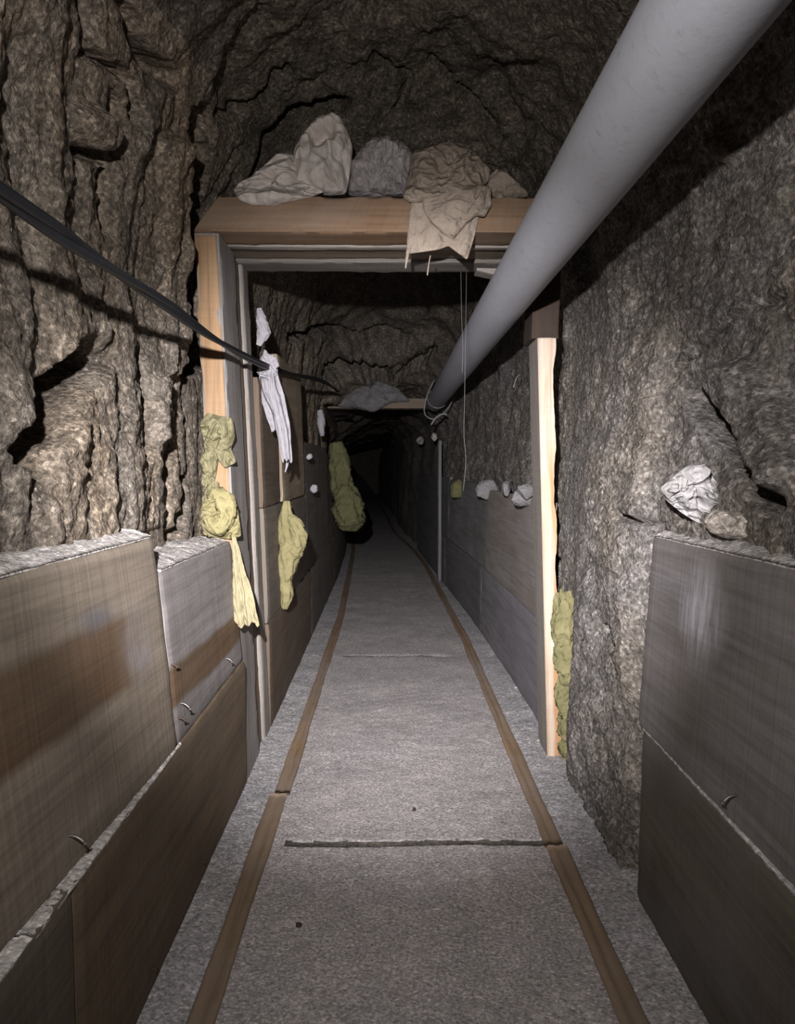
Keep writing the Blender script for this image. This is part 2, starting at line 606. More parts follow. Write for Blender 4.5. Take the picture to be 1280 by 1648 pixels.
    stroke([(535, 604), (565, 588), (612, 590)], 22, .4, mf, wob=4)
    stroke([(470, 545), (520, 528), (570, 545), (640, 535)], 9, .14, mf, wob=6)
    stroke([(640, 600), (680, 580), (700, 560)], 9, .16, mf, wob=6)
    stroke([(560, 560), (620, 566), (660, 558)], 20, -.12, mf, wob=6)
    V = base + N * D[..., None]
    # the bulge at the foot of the right wall between the board and the post
    foot = sstep(1.86, 1.95, Yg) * (1 - sstep(2.5, 2.68, Yg)) * (1 - sstep(1.0, 1.7, Zg)) * (~left)
    V[..., 0] -= .052 * foot
    V[..., 0] -= .036 * sstep(2.5, 2.66, Yg) * (1 - sstep(2.9, 3.0, Yg)) * (1 - sstep(.98, 1.3, Zg)) * sstep(.52, .62, Zg) * (~left)
    # keep the rock behind boards and posts
    z = V[..., 2]
    lim_l = -.612 - .06 * sstep(.5, .95, z)
    m = left & (z < .93) & (Yg < 2.46)
    V[..., 0] = np.where(m, np.minimum(V[..., 0], lim_l), V[..., 0])
    m = left & (z < 1.9) & (Yg >= 2.46) & (Yg < 3.03)
    V[..., 0] = np.where(m, np.minimum(V[..., 0], -.668 - .0 * z), V[..., 0])
    m = left & (z < 1.68) & (Yg >= 3.03) & (Yg < 9.6)
    V[..., 0] = np.where(m, np.minimum(V[..., 0], np.interp(Yg, [3, 5, 7.2, 9.5], [-.618, -.625, -.64, -.69])), V[..., 0])
    m = ~left & (z < .92) & (Yg < 1.83)
    V[..., 0] = np.where(m, np.maximum(V[..., 0], .672 + .02 * z), V[..., 0])
    m = ~left & (z < 1.9) & (Yg >= 2.66) & (Yg < 2.98)
    V[..., 0] = np.where(m, np.maximum(V[..., 0], .652 - .05 * np.clip(z - .3, 0, 1.2) / 1.2 + .012 * (1 + perlin(base * 9))), V[..., 0])
    return V, tt / nseg


SV, SS = shell()
i1 = int(np.searchsorted(SS, 5.0 / 14))
i2 = int(np.searchsorted(SS, 9.2 / 14))
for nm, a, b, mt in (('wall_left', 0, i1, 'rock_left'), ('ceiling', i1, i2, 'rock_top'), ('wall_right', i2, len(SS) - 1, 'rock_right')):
    blk = SV[:, a:b + 1]
    o = make(nm, blk.reshape(-1, 3), grid_faces(blk.shape[0], blk.shape[1])[:, ::-1], M[mt], origin=(0, 0, 0))
    structure(o)
# the far end of the drift
endv = SV[-1]
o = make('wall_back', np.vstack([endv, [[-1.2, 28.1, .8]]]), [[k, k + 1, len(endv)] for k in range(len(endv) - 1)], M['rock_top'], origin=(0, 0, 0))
structure(o)


# ------------------------------------------------------------------ lines of the drift in plan
def XL(y):
    return np.interp(y, [-2, 2.9, 5, 7.2, 9.5, 12, 16, 28], [-.5, -.5, -.51, -.525, -.58, -.75, -1.0, -1.7])


def XR(y):
    return np.interp(y, [-2, 1.8, 2.8, 3.8, 5.2, 7.4, 9.5, 12, 16, 28], [.62, .625, .632, .615, .572, .455, .345, .1, .0, -.6])


def RLX(y):
    return np.interp(y, [-2, 5.3, 7.2, 9.5, 12, 16, 28], [-.375, -.378, -.43, -.5, -.66, -.9, -1.55])


def RRX(y):
    return np.interp(y, [-2, 4.5, 8.1, 9.5, 12, 16, 28], [.482, .475, .385, .30, .06, -.1, -.7])


# ------------------------------------------------------------------ floor
def floor():
    Ys = np.concatenate([np.linspace(-1.5, 1.0, 60)[:-1], np.arange(1.0, 3.6, .012), np.arange(3.6, 8, .04), np.linspace(8, 28, 90)])
    Ys = np.sort(np.concatenate([Ys, [2.062, 2.066, 2.095, 2.1, 4.19, 4.195, 4.215]]))
    s = np.concatenate([np.linspace(0, 1, 26)[:-1], np.linspace(1, 2, 90)[:-1], np.linspace(2, 3, 26)])
    V = np.empty((len(Ys), len(s), 3))
    for k, y in enumerate(Ys):
        xs = [XL(y) - .2, RLX(y) - .028, RRX(y) + .028, XR(y) + .25]
        V[k, :, 0] = np.interp(s, [0, 1, 2, 3], xs)
        V[k, :, 1] = y
    V[..., 2] = 0
    h = .006 * fbm(V * 2.5, 3) + .0022 * fbm(V * 25, 3)
    edge = (s < 1) | (s > 2)
    dl = np.clip(1 - s, 0, 1)
    dr = np.clip(s - 2, 0, 1)
    bank = np.maximum(dl, dr)[None, :]
    h = h + np.where(edge[None, :], .002 + .0045 * fbm(V * 55 + 8, 2) + .02 * bank * (1 + .6 * fbm(V * 6 + 2, 2)), 0)
    x, y = V[..., 0], V[..., 1]
    wv = .006 * perlin(np.stack([x * 9, y * 0, x * 0 + 4.4], -1))
    g = (1 - sstep(.011, .02, np.abs(y + wv - 2.081))) * sstep(-.33, -.30, x) * (1 - sstep(.44, .47, x))
    g = g * (0.65 + .5 * perlin(np.stack([x * 30, y * 30, x * 0], -1)))
    g2 = (1 - sstep(.004, .012, np.abs(y + wv * 2 - 4.2))) * sstep(-.3, -.26, x) * (1 - sstep(.3, .36, x))
    V[..., 2] = h - .008 * g - .006 * g2
    ff = grid_faces(len(Ys), len(s))
    cidx = np.tile(np.arange(len(s) - 1), len(Ys) - 1)
    mi = np.where((s[cidx] < 1) | (s[cidx] >= 2), 1, 0)
    gc = g.reshape(-1)[ff].mean(1)
    mi = np.where(gc > .3, 2, mi)
    o = make('floor', V.reshape(-1, 3), ff, [M['floor'], M['gravel'], M['joint']], origin=(0, 0, 0), matidx=mi.tolist())
    structure(o)


floor()


# ------------------------------------------------------------------ rails
def rail(y0, y1, fx, w0, lab, dx0=0.0, dx1=0.0):
    n = max(20, int((y1 - y0) / .03))
    ys = np.linspace(y0, y1, n)
    prof_ = np.array([(-.5, -.004), (-.5, .007), (-.42, .0105), (-.16, .0105), (-.1, .0075), (.1, .0075), (.16, .0105), (.42, .0105), (.5, .007), (.5, -.004)])
    R = np.empty((n, len(prof_), 3))
    UV = np.empty((n, len(prof_), 2))
    for k, y in enumerate(ys):
        w = w0 * (1 + .06 * math.sin(y * 3.1) + .05 * math.sin(y * 9.3 + 1))
        xx = fx(y) + dx0 + (dx1 - dx0) * (y - y0) / (y1 - y0)
        R[k, :, 0] = xx + prof_[:, 0] * w
        R[k, :, 1] = y
        R[k, :, 2] = prof_[:, 1]
        UV[k, :, 0] = y
        UV[k, :, 1] = prof_[:, 0] * w
    R[..., 2] += .0016 * fbm(R * 30, 2)
    R[..., 0] += .002 * fbm(R * [3, 14, 3] + 4, 2)
    f = grid_faces(n, len(prof_)).tolist()
    m = len(prof_)
    f.append(list(range(m)))
    f.append([(n - 1) * m + k for k in range(m)][::-1])
    o = make('floor_rail', R.reshape(-1, 3), f, M['rail'], uv=UV.reshape(-1, 2))
    tag(o, lab, 'rail', 'flat rails set in the floor')


rail(-1.2, 2.385, RLX, .056, 'rust-brown flat floor rail running out beneath the left board wall, camera side of its joint', 0, .0)
rail(2.39, 20, RLX, .05, 'rust-brown flat floor rail continuing from its joint past the post with yellow rags', .010, 0)
rail(-1.2, 2.045, RRX, .058, 'rust-brown flat floor rail beside the low board wall with scuffed board, camera side of joint')
rail(2.05, 20, RRX, .05, 'rust-brown flat floor rail continuing from its joint past the pale split post', -.006, 0)


# ------------------------------------------------------------------ boards
def board_mesh(y0, y1, z0, z1, fx, side, thick=.032, ny=60, nz=22, rough=.0022, seed=0., z1b=None, z0b=None, e0=0., e1=0., edge=.003):
    """board standing along the wall; fx(y, z) gives the x of its face; side -1 = left wall, +1 = right wall; e0/e1 skew the ends over the height"""
    z1b = z1 if z1b is None else z1b
    z0b = z0 if z0b is None else z0b
    s = np.linspace(0, 1, ny)
    t = np.linspace(0, 1, nz)
    S, T = np.meshgrid(s, t, indexing='ij')
    Y = y0 + (y1 - y0) * S
    Y = Y + (1 - S) * e0 * T + S * e1 * T
    zz0 = z0 + (z0b - z0) * S
    zz1 = z1 + (z1b - z1) * S
    Z = zz0 + (zz1 - zz0) * T
    q = np.stack([Y * 9, Z * 9, Y * 0 + seed], -1)
    ez = edge * fbm(q * [1, .2, 1], 3)
    Z = Z + ez * (2 * T - 1) * (np.abs(2 * T - 1) > .98)
    Y = Y + edge * fbm(q * [.2, 2, 1] + 7, 3) * ((S < .005) | (S > .995))
    X = fx(Y, Z)
    rnd = .004 * (np.maximum(np.abs(2 * T - 1) - .97, 0) / .03 + np.maximum(np.abs(2 * S - 1) - .985, 0) / .015)
    Xf = X - side * (rough * fbm(np.stack([Y * 2.5, Z * 8, Y * 0 + seed], -1), 3)) + side * rnd
    A = np.stack([Xf, Y, Z], -1).reshape(-1, 3)
    B = np.stack([X + side * thick, Y, Z], -1).reshape(-1, 3)
    V = np.vstack([A, B])
    uv = np.stack([Y - y0, Z - z0], -1).reshape(-1, 2)
    uvb = uv + np.array([0.0, 0.0])
    n = ny * nz
    fa = grid_faces(ny, nz)
    f = (fa.tolist() if side < 0 else fa[:, ::-1].tolist())
    f += ((fa[:, ::-1] + n).tolist() if side < 0 else (fa + n).tolist())
    rim = [i * nz for i in range(ny)] + [(ny - 1) * nz + j for j in range(1, nz)] + [i * nz + nz - 1 for i in range(ny - 2, -1, -1)] + [j for j in range(nz - 2, 0, -1)]
    for a, b in zip(rim, rim[1:] + rim[:1]):
        f.append([a, b, b + n, a + n] if side > 0 else [b, a, a + n, b + n])
    return V, f, np.vstack([uv, uvb + [0, .4]])


def board(lab, mat, *a, name='lagging_board', cat='board', group='boards lining the walls', **k):
    V, f, uv = board_mesh(*a, **k)
    o = make(name, V, f, mat, uv=uv)
    m = o.modifiers.new('edge', 'EDGE_SPLIT')
    m.split_angle = math.radians(50)
    return tag(o, lab, cat, group)


def nail(parent, p, d, L=.03, bend=.6, r=.0022, mat='nail', name='nail'):
    p = np.array(p, float)
    d = np.array(d, float)
    d /= np.linalg.norm(d)
    dn = np.array([0, 0, -1.0])
    path = [p - d * .012]
    cur = p.copy()
    for k in range(6):
        path.append(cur.copy())
        dd = d + dn * bend * k / 5 * 1.4
        dd /= np.linalg.norm(dd)
        cur = cur + dd * L / 6
    path.append(cur)
    a = tube(path, r, 8)
    dd = (path[-1] - path[-2]) / np.linalg.norm(path[-1] - path[-2])
    b = tube([path[-1] - dd * .0005, path[-1] + dd * .0018], r * 2.3, 10)
    V, f = join([a, b])
    return make(name, V, f, M[mat], parent)


GRAY = (0.29, 0.265, 0.245)
TAN = (0.27, 0.225, 0.175)
# -- left, near
fl = lambda y, z: -.5 + 0 * z + 0 * y
fu1 = lambda y, z: -.503 - .022 * np.clip((1.70 - y) / .64, 0, 2.5) - .095 * (z - .44)
fu2 = lambda y, z: -.508 - .085 * (z - .44) + .0 * y
mB1 = wood_mat('wood_wide_board', (0.27, 0.225, 0.178), (0.2, 0.163, 0.125), 1.3, band=(.285, .085, (0.145, 0.085, 0.045), 1.48, 1.74, .0), saw=.36, dirt=.35,
               blue=(1.44, .37, .13, .032, (0.11, 0.11, 0.125), .75), knot=(1.645, .285, .10, .10, (0.27, 0.24, 0.235), .95))
mB2 = wood_mat('wood_banded_board', (0.27, 0.25, 0.245), (0.22, 0.2, 0.195), 5.1, band=(.135, .055, (0.16, 0.098, 0.052), 9, 10, .0), saw=.36, dirt=.25)
mLow = wood_mat('wood_low_board', (0.165, 0.12, 0.08), (0.105, 0.077, 0.052), 8.4, saw=.3, dirt=.55, dirtcol=(0.15, 0.12, 0.09), vertical=False)
mLow2 = wood_mat('wood_low_board_dark', (0.145, 0.115, 0.082), (0.105, 0.083, 0.06), 2.2, saw=.3, dirt=.5)
DL = (1, 0, 0)
b = board('wide grey-brown upper board with brown heartwood stripe and knot, topped with pale dust', mB1, -.1, 1.70, .44, .935, fu1, -1, ny=110, nz=40, seed=1, e1=.0, z0b=.437)
for (px, py, mt, L) in ((118, 1345, 'nail', .03), (272, 1070, 'rust', .012), (276, 1156, 'rust', .012)):
    q = PX(px, py, -.5 - (.02 if px < 200 else 0.03))
    q[0] = fu1(q[1], q[2])
    nail(b, q, DL, L, .8, .0025, mt)
b = board('upper board with narrow brown stripe, between the wide upper board and post with yellow rags', mB2, 1.715, 2.478, .437, .85, fu2, -1, ny=60, nz=34, seed=2, z1b=.842)
for (px, py, mt, L) in ((294, 1132, 'nail', .028), (366, 1060, 'nail', .022)):
    q = PX(px, py, -.51)
    q[0] = fu2(q[1], q[2])
    nail(b, q, DL, L, 1.0, .0022, mt)
b = board('long dark brown lower board under the wide knotted board, reaching the post', mLow, 1.125, 2.488, 0.0, .435, fl, -1, ny=90, nz=34, seed=3, z1b=.432)
for (px, py) in ((245, 1560), (325, 1388)):
    q = PX(px, py, -.5)
    nail(b, q, DL, .008, .1, .003, 'rust')
board('short dark lower board in the picture corner with a vertical butt joint', mLow2, -.2, 1.118, 0.0, .437, lambda y, z: -.499 + 0 * z, -1, ny=60, nz=30, seed=4)

# -- right, near
mR1 = wood_mat('wood_scuffed_board', (0.215, 0.20, 0.205), (0.15, 0.138, 0.135), 12.7, saw=.25, dirt=.5, dirtcol=(0.15, 0.125, 0.1),
               scuff=(1.62, .36, .13, .13, (0.5, 0.48, 0.52), .8))
mR2 = wood_mat('wood_right_low', (0.14, 0.118, 0.09), (0.085, 0.072, 0.056), 15.2, saw=.2, dirt=.6, dirtcol=(0.155, 0.145, 0.145))
fr1 = lambda y, z: .628 + .06 * (z - .44) + .0 * y
fr0 = lambda y, z: .617 + .012 * np.clip(y - 1.2, -1, 1) + .01 * z
b = board('wide dark grey upper board with pale scuff mark, below the crumpled plastic sheet', mR1, -.1, 1.838, .44, .922, fr1, 1, ny=90, nz=36, seed=5, z1=None) if False else \
    board('wide dark grey upper board with pale scuff mark, below the crumpled plastic sheet', mR1, -.1, 1.838, .44, .945, fr1, 1, ny=90, nz=36, seed=5, z1b=.922)
q = PX(1183, 1280, .628)
q[0] = fr1(q[1], q[2])
nail(b, q, (-1, 0, 0), .03, .9, .0025)
b = board('dark brown lower board leaning under the scuffed grey board', mR2, -.2, 1.80, 0.0, .432, fr0, 1, ny=90, nz=34, seed=6, z1b=.44)

# -- beyond the timber set, left
mI = [wood_mat('wood_inner_%d' % k, tuple(np.array(c) * 1.0), tuple(np.array(c) * .72), 20 + 3.7 * k, saw=.25, dirt=.4) for k, c in enumerate(
    [(0.24, 0.205, 0.17), (0.175, 0.13, 0.095), (0.40, 0.32, 0.225), (0.2, 0.18, 0.16), (0.19, 0.19, 0.2), (0.24, 0.235, 0.24), (0.23, 0.2, 0.165)])]
f_in = lambda y, z: XL(y) + .0 * z
f_in2 = lambda y, z: XL(y) - .004 - .03 * np.clip(z - .45, 0, 2)
board('brown lower board just past the post with yellow rags, under the twisted yellow rag', mI[1], 3.0, 4.62, 0, .447, f_in, -1, seed=11, nz=16)
b = board('grey-brown upper board just past the post, behind the twisted yellow rag', mI[0], 3.0, 4.5, .452, .925, f_in2, -1, seed=12, nz=16)
b = board('short dark brown panel behind the hanging white rag', mI[1], 3.0, 3.48, .93, 1.46, f_in2, -1, seed=13, nz=16, ny=20)
b = board('light brown upright panel behind the cable end, rising above the other left boards', mI[2], 3.485, 4.4, .93, 1.625, lambda y, z: f_in2(y, z) + .012, -1, seed=14, nz=20, ny=30)
board('second lower board past the post on the yellow rag wall, in the gloom', mI[3], 4.63, 6.6, 0, .447, f_in, -1, seed=15, nz=12)
board('dark grey upper board past the tall light brown panel', mI[3], 4.51, 6.3, .452, 1.25, f_in2, -1, seed=16, nz=14)
board('last dim lower board on the yellow bag wall, vanishing in the dark', mI[3], 6.61, 9.2, 0, .447, f_in, -1, seed=17, nz=12)
board('last dim upper board behind the long greenish bag', mI[3], 6.31, 9.2, .452, 1.2, f_in2, -1, seed=18, nz=12)
# -- beyond the timber set, right
g_in = lambda y, z: XR(y) + .0 * z
g_in2 = lambda y, z: XR(y) + .008 + .02 * np.clip(z - .45, 0, 2)
mIR = wood_mat('wood_blue_grey', (0.25, 0.24, 0.265), (0.19, 0.185, 0.20), 41, saw=.15, dirt=.4, dirtcol=(0.17, 0.16, 0.16))
mIR2 = wood_mat('wood_patchy_grey', (0.30, 0.285, 0.29), (0.22, 0.19, 0.16), 47, saw=.15, dirt=.45, dirtcol=(0.24, 0.19, 0.15))
board('blue-grey lower board just past the pale split post, beside the rail', mIR, 2.91, 4.75, 0, .442, g_in, 1, seed=21, nz=18, thick=.022)
board('patchy grey upper board just past the pale split post, under the white lumps', mIR2, 2.91, 4.6, .447, .955, lambda y, z: g_in2(y, z) - .008, 1, seed=22, nz=18, thick=.02)
board('second lower board past the pale split post, dim grey', mI[4], 4.76, 6.7, 0, .442, g_in, 1, seed=23, nz=14)
board('second upper board past the pale split post, dim grey beside the thin stud', mI[5], 4.61, 6.55, .447, .98, g_in2, 1, seed=24, nz=14)
board('far lower board on the pipe wall fading into the dark', mI[4], 6.71, 9.6, 0, .442, g_in, 1, seed=25, nz=14)
board('far upper board on the pipe wall fading into the dark', mI[4], 6.56, 9.6, .447, 1.0, g_in2, 1, seed=26, nz=14)


# ------------------------------------------------------------------ dust lying on the boards' top edges
def dust(lab, y0, y1, xa, xb, zf, h=.012, seed=0.0):
    n, m = max(12, int((y1 - y0) / .008)), 14
    s = np.linspace(0, 1, n)
    t = np.linspace(0, 1, m)
    S, T = np.meshgrid(s, t, indexing='ij')
    Y = y0 + (y1 - y0) * S
    Z0 = zf(Y)
    X0, X1 = xa(Y, Z0), xb(Y)
    X = X0 + (X1 - X0) * T
    p = np.stack([X, Y, Z0], -1)
    prof_ = np.sin(np.pi * np.clip(T * .62 + .02, 0, 1)) ** .6
    Z = Z0 + .001 + h * prof_ * (1 + .5 * fbm(p * 22 + seed, 3)) + .003 * fbm(p * 90, 2) * (T > .03)
    X = X + .002 * fbm(p * [5, 40, 5] + seed, 2) * (T < .1)
    A = np.stack([X, Y, Z], -1).reshape(-1, 3)
    B = np.stack([X, Y, Z0 - .0 + 0 * Z], -1).reshape(-1, 3)
    B[:, 2] -= .015 * (T.reshape(-1) > .55)
    f = grid_faces(n, m)
    rim = [i * m for i in range(n)] + [(n - 1) * m + j for j in range(1, m)] + [i * m + m - 1 for i in range(n - 2, -1, -1)] + [j for j in range(m - 2, 0, -1)]
    N = n * m
    ff = f.tolist() + (f[:, ::-1] + N).tolist() + [[b_, a_, a_ + N, b_ + N] for a_, b_ in zip(rim, rim[1:] + rim[:1])]
    o = make('rock_dust', np.vstack([A, B]), ff, M['dust'])
    tag(o, lab, 'dust', 'dust on the board tops', 'stuff')


sg = lambda s: (lambda y, z: s[0](y, z) + s[1])
dust('pale grey dust along the top of the wide knotted board', -.1, 1.69, sg((fu1, -.004)), lambda y: -.675 + 0 * y, lambda y: .935 + 0 * y, .016, 1)
dust('pale dust on top of the striped board next to the yellow rags', 1.73, 2.46, sg((fu2, -.004)), lambda y: -.69 + 0 * y, lambda y: np.interp(y, [1.7, 2.48], [.85, .842]), .02, 2)
dust('grey dust on the top edge of the dark left lower board', 1.0, 1.72, lambda y, z: -.503 + 0 * y, lambda y: fu1(y, .45 + 0 * y) - .004, lambda y: .434 + 0 * y, .004, 3)
dust('grey dust on the corner board top edge at the frame corner', -.2, .995, lambda y, z: -.503 + 0 * y, lambda y: fu1(y, .45 + 0 * y) - .004, lambda y: .437 + 0 * y, .004, 4)
dust('pale brown dust along the top of the scuffed board under the plastic sheet', -.1, 1.82, sg((fr1, .004)), lambda y: .74 + 0 * y, lambda y: np.interp(y, [-.1, 1.838], [.945, .922]), .016, 5)
dust('thin dust on the leaning lower board below the scuffed board', -.2, 1.80, lambda y, z: fr0(y, .43) + .003, lambda y: fr1(y, .45 + 0 * y) + .004, lambda y: np.interp(y, [-.2, 1.8], [.432, .44]), .004, 6)


# ------------------------------------------------------------------ the timber set
def beam(name, c, mat, parent, nlen=60, rough=.003, axis=2, edge=.006, seed=0.0, nw=8):
    """c = 8 corners: [0..3] one end (counter-clockwise loop), [4..7] the other end; swept with small irregularities"""
    c = np.array(c, float)
    loop = []
    for k in range(4):
        for t in np.linspace(0, 1, nw, endpoint=False):
            loop.append((k, t))
    m = len(loop)
    s = np.linspace(0, 1, nlen)
    R = np.empty((nlen, m, 3))
    for j, (k, t) in enumerate(loop):
        a = c[k] + (c[(k + 1) % 4] - c[k]) * t
        b = c[4 + k] + (c[4 + (k + 1) % 4] - c[4 + k]) * t
        R[:, j] = a + (b - a) * s[:, None]
    cen = R.mean(1, keepdims=True)
    out = R - cen
    L = np.linalg.norm(c[4] - c[0])
    # round the arrises slightly
    ln = np.linalg.norm(out, axis=2, keepdims=True)
    corner = np.array([1.0 if t == 0 else 0.0 for k, t in loop])[None, :, None]
    R = R - out / ln * .004 * corner
    ax = np.array([9., 9., 9.])
    ax[axis] = 2.2
    R = R + out / ln * (rough * fbm(R * ax + seed, 3))[..., None]
    R = R + out / ln * (edge * corner[..., 0] * fbm(R * np.array([1, 1, 1]) * 14 + seed + 5, 3))[..., None]
    per = np.concatenate([[0], np.cumsum(np.linalg.norm(np.diff(np.vstack([R[0], R[0][:1]]), axis=0), axis=1))])[:-1]
    uv = np.stack(np.broadcast_arrays((s * L)[:, None], per[None, :]), -1).reshape(-1, 2)
    f = grid_faces(nlen, m, wrap=True).tolist()
    f.append(list(range(m))[::-1])
    f.append([(nlen - 1) * m + k for k in range(m)])
    V = R.reshape(-1, 3)
    # outward orientation
    o = make(name, V, f, mat, parent, uv=uv)
    me = o.data
    import bmesh
    bm = bmesh.new()
    bm.from_mesh(me)
    bmesh.ops.recalc_face_normals(bm, faces=bm.faces)
    bm.to_mesh(me)
    bm.free()
    md = o.modifiers.new('edge', 'EDGE_SPLIT')
    md.split_angle = math.radians(55)
    return o


mOr = wood_mat('wood_hewn_orange', (0.38, 0.245, 0.14), (0.30, 0.185, 0.10), 51, saw=.1, dirt=.25, dirtcol=(0.3, 0.24, 0.18))
mGr = wood_mat('wood_sawn_grey', (0.33, 0.31, 0.3), (0.26, 0.24, 0.225), 57, saw=.15, dirt=.3)
mBr = wood_mat('wood_sawn_brown', (0.235, 0.185, 0.14), (0.18, 0.14, 0.105), 61, saw=.15, dirt=.3)
mGr2 = wood_mat('wood_sawn_grey_light', (0.34, 0.31, 0.285), (0.27, 0.24, 0.21), 66, saw=.15, dirt=.3)
mLin = wood_mat('wood_lintel_orange', (0.275, 0.168, 0.098), (0.205, 0.125, 0.072), 71, saw=.2, dirt=.4, dirtcol=(0.3, 0.26, 0.22))
mLg = wood_mat('wood_lintel_grey', (0.22, 0.2, 0.18), (0.16, 0.145, 0.13), 73, saw=.15, dirt=.3)
mDark = wood_mat('wood_dark_red', (0.05, 0.03, 0.021), (0.034, 0.021, 0.016), 76, saw=.1, dirt=.3)
mSplit = wood_mat('wood_fresh_split', (0.58, 0.515, 0.44), (0.50, 0.385, 0.28), 81, saw=.05, dirt=.5, dirtcol=(0.50, 0.29, 0.15), band=(.646, .030, (0.50, 0.29, 0.15), .95, 1.35, -.036))


def post_corners(xi0, xi1, w, y0, y1, z0, z1, sgn):
    """inner face x at z0 and z1, thickness w outward (sgn = -1 left)"""
    lo = [(xi0, y0, z0), (xi0, y1, z0), (xi0 + sgn * w, y1, z0), (xi0 + sgn * w, y0, z0)]
    hi = [(xi1, y0, z1), (xi1, y1, z1), (xi1 + sgn * w, y1, z1), (xi1 + sgn * w, y0, z1)]
    return lo + hi


post = empty('timber_post', (-.57, 2.75, 0))
tag(post, 'thick timber post of stacked planks with yellow rags stuffed behind it', 'post', 'timber supports')
beam('front_timber', post_corners(-.502, -.572, .083, 2.49, 2.74, -.02, 1.871, -1), [mGr], post, seed=1)
# the rough hewn face is a skin of its own look
fv = []
zz = np.linspace(.0, 1.863, 90)
tt_ = np.linspace(0, 1, 12)
for z in zz:
    xi = -.502 - .037 * z - .003
    we = .080 - .012 * abs(perlin(np.array([z * 4, 1.2, .3]))) + .006 * perlin(np.array([z * 13, 4.2, .3]))
    wi = .006 + .004 * perlin(np.array([z * 3, 8.2, .3]))
    for t in tt_:
        x = xi - wi - (we - wi) * t
        fv.append((x, 2.4885 - .004 * math.sin(math.pi * t) ** .5 - .003 * fbm(np.array([x * 20, z * 9, 2.2]), 3), z))
fv = np.array(fv)
n = len(zz)
bk = fv.copy()
bk[:, 1] = 2.4925
ff = grid_faces(n, 12).tolist()
rim = [i * 12 for i in range(n)] + [(n - 1) * 12 + j for j in range(1, 12)] + [i * 12 + 11 for i in range(n - 2, -1, -1)] + [j for j in range(10, 0, -1)]
ff = [q[::-1] for q in ff] + [[a, b_, b_ + len(fv), a + len(fv)] for a, b_ in zip(rim, rim[1:] + rim[:1])]
o = make('hewn_face', np.vstack([fv, bk]), ff, mOr, post, uv=np.vstack([fv, bk])[:, [2, 0]])
o['label'] = 'orange rough-hewn face'
beam('middle_plank', post_corners(-.514, -.584, .07, 2.745, 2.865, -.02, 1.871, -1), [mBr], post, seed=2)
beam('rear_plank', post_corners(-.502, -.572, .083, 2.87, 2.99, -.02, 1.871, -1), [mGr2], post, seed=3)


def lin_corners(xl_b, xl_t, xr_, y0, y1, z0, z1):
    a = [(xl_b, y0, z0), (xl_b, y1, z0), (xl_t, y1, z1), (xl_t, y0, z1)]
    b_ = [(xr_, y0, z0), (xr_, y1, z0), (xr_, y1, z1), (xr_, y0, z1)]
    return a + b_


lin = empty('timber_lintel', (0, 2.75, 1.872))
tag(lin, 'heavy timber lintel with orange-brown face spanning the drift under the rag pile', 'lintel', 'timber supports')
beam('front_timber', lin_corners(-.66, -.57, .66, 2.49, 2.64, 1.875, 1.991), [mLin], lin, axis=0, seed=4)
beam('middle_plank', lin_corners(-.655, -.655, .66, 2.645, 2.68, 1.872, 1.98), [mGr2], lin, axis=0, seed=5)
beam('inner_plank', lin_corners(-.655, -.655, .66, 2.685, 2.84, 1.883, 1.98), [mBr], lin, axis=0, seed=6)
beam('rear_plank', lin_corners(-.655, -.655, .66, 2.845, 2.99, 1.872, 1.98), [mLg], lin, axis=0, seed=7)

# pale split post on the right: rough front face, sawn inner side
sp = empty('split_post', (.61, 2.79, 0))
tag(sp, 'pale freshly split wooden post with jagged edge beneath the grey pipe', 'post', 'timber supports')
zz = np.linspace(-.02, 1.565, 130)
ang = []
V = []
UVs = []
loopn = 24
for z in zz:
    k = (z) / 1.565
    x0 = .588 + (.532 - .588) * k
    w = .058 + .003 * math.sin(z * 5)
    jr = .016 * fbm(np.array([z * 3.2, 2.7, 1.1]), 3) - .006 * max(0, math.sin(z * 6.1 + 1)) ** 3
    y0 = 2.70
    ring = [(x0, y0), (x0 + w * .25, y0 - .004), (x0 + w * .5, y0 - .006), (x0 + w * .75, y0 - .004), (x0 + w + jr, y0 + .003), (x0 + w + jr + .006, y0 + .05),
            (x0 + w + .004, y0 + .11), (x0 + w, y0 + .17), (x0 + w * .5, y0 + .17), (x0 + .002, y0 + .17), (x0 + .001, y0 + .11), (x0, y0 + .05)]
    for j, (x, y) in enumerate(ring):
        q = np.array([x * 30, y * 30, z * 5])
        d = .0045 * fbm(q * [2.2, 1, 1.6], 4) if j in (1, 2, 3, 4) else .001 * fbm(q, 2)
        V.append((x + d * (j == 4), y - d, z))
        UVs.append((z, x + y))
V = np.array(V)
m = 12
n = len(zz)
f = grid_faces(n, m, wrap=True)
fr = (np.arange(len(f)) % m < 4)
me_f = f.tolist() + [list(range(m))[::-1], [(n - 1) * m + k for k in range(m)]]
o = make('split_timber', V, me_f, mGr2, sp, uv=UVs)
md = o.modifiers.new('edge', 'EDGE_SPLIT')
md.split_angle = math.radians(45)
A = V.reshape(n, m, 3)[:, 0:5].copy()
A[:, :, 1] -= .0015
B = A.copy()
B[:, :, 1] += .006
B[:, 4, 1] -= .003
ff = grid_faces(n, 5).tolist()
N = n * 5
rim = [i * 5 for i in range(n)] + [(n - 1) * 5 + j for j in range(1, 5)] + [i * 5 + 4 for i in range(n - 2, -1, -1)] + [j for j in range(3, 0, -1)]
ff += [[b_, a, a + N, b_ + N] for a, b_ in zip(rim, rim[1:] + rim[:1])]
VV = np.vstack([A.reshape(-1, 3), B.reshape(-1, 3)])
o = make('split_face', VV, ff, mSplit, sp, uv=VV[:, [2, 0]])
o['label'] = 'bright cream freshly split front face'

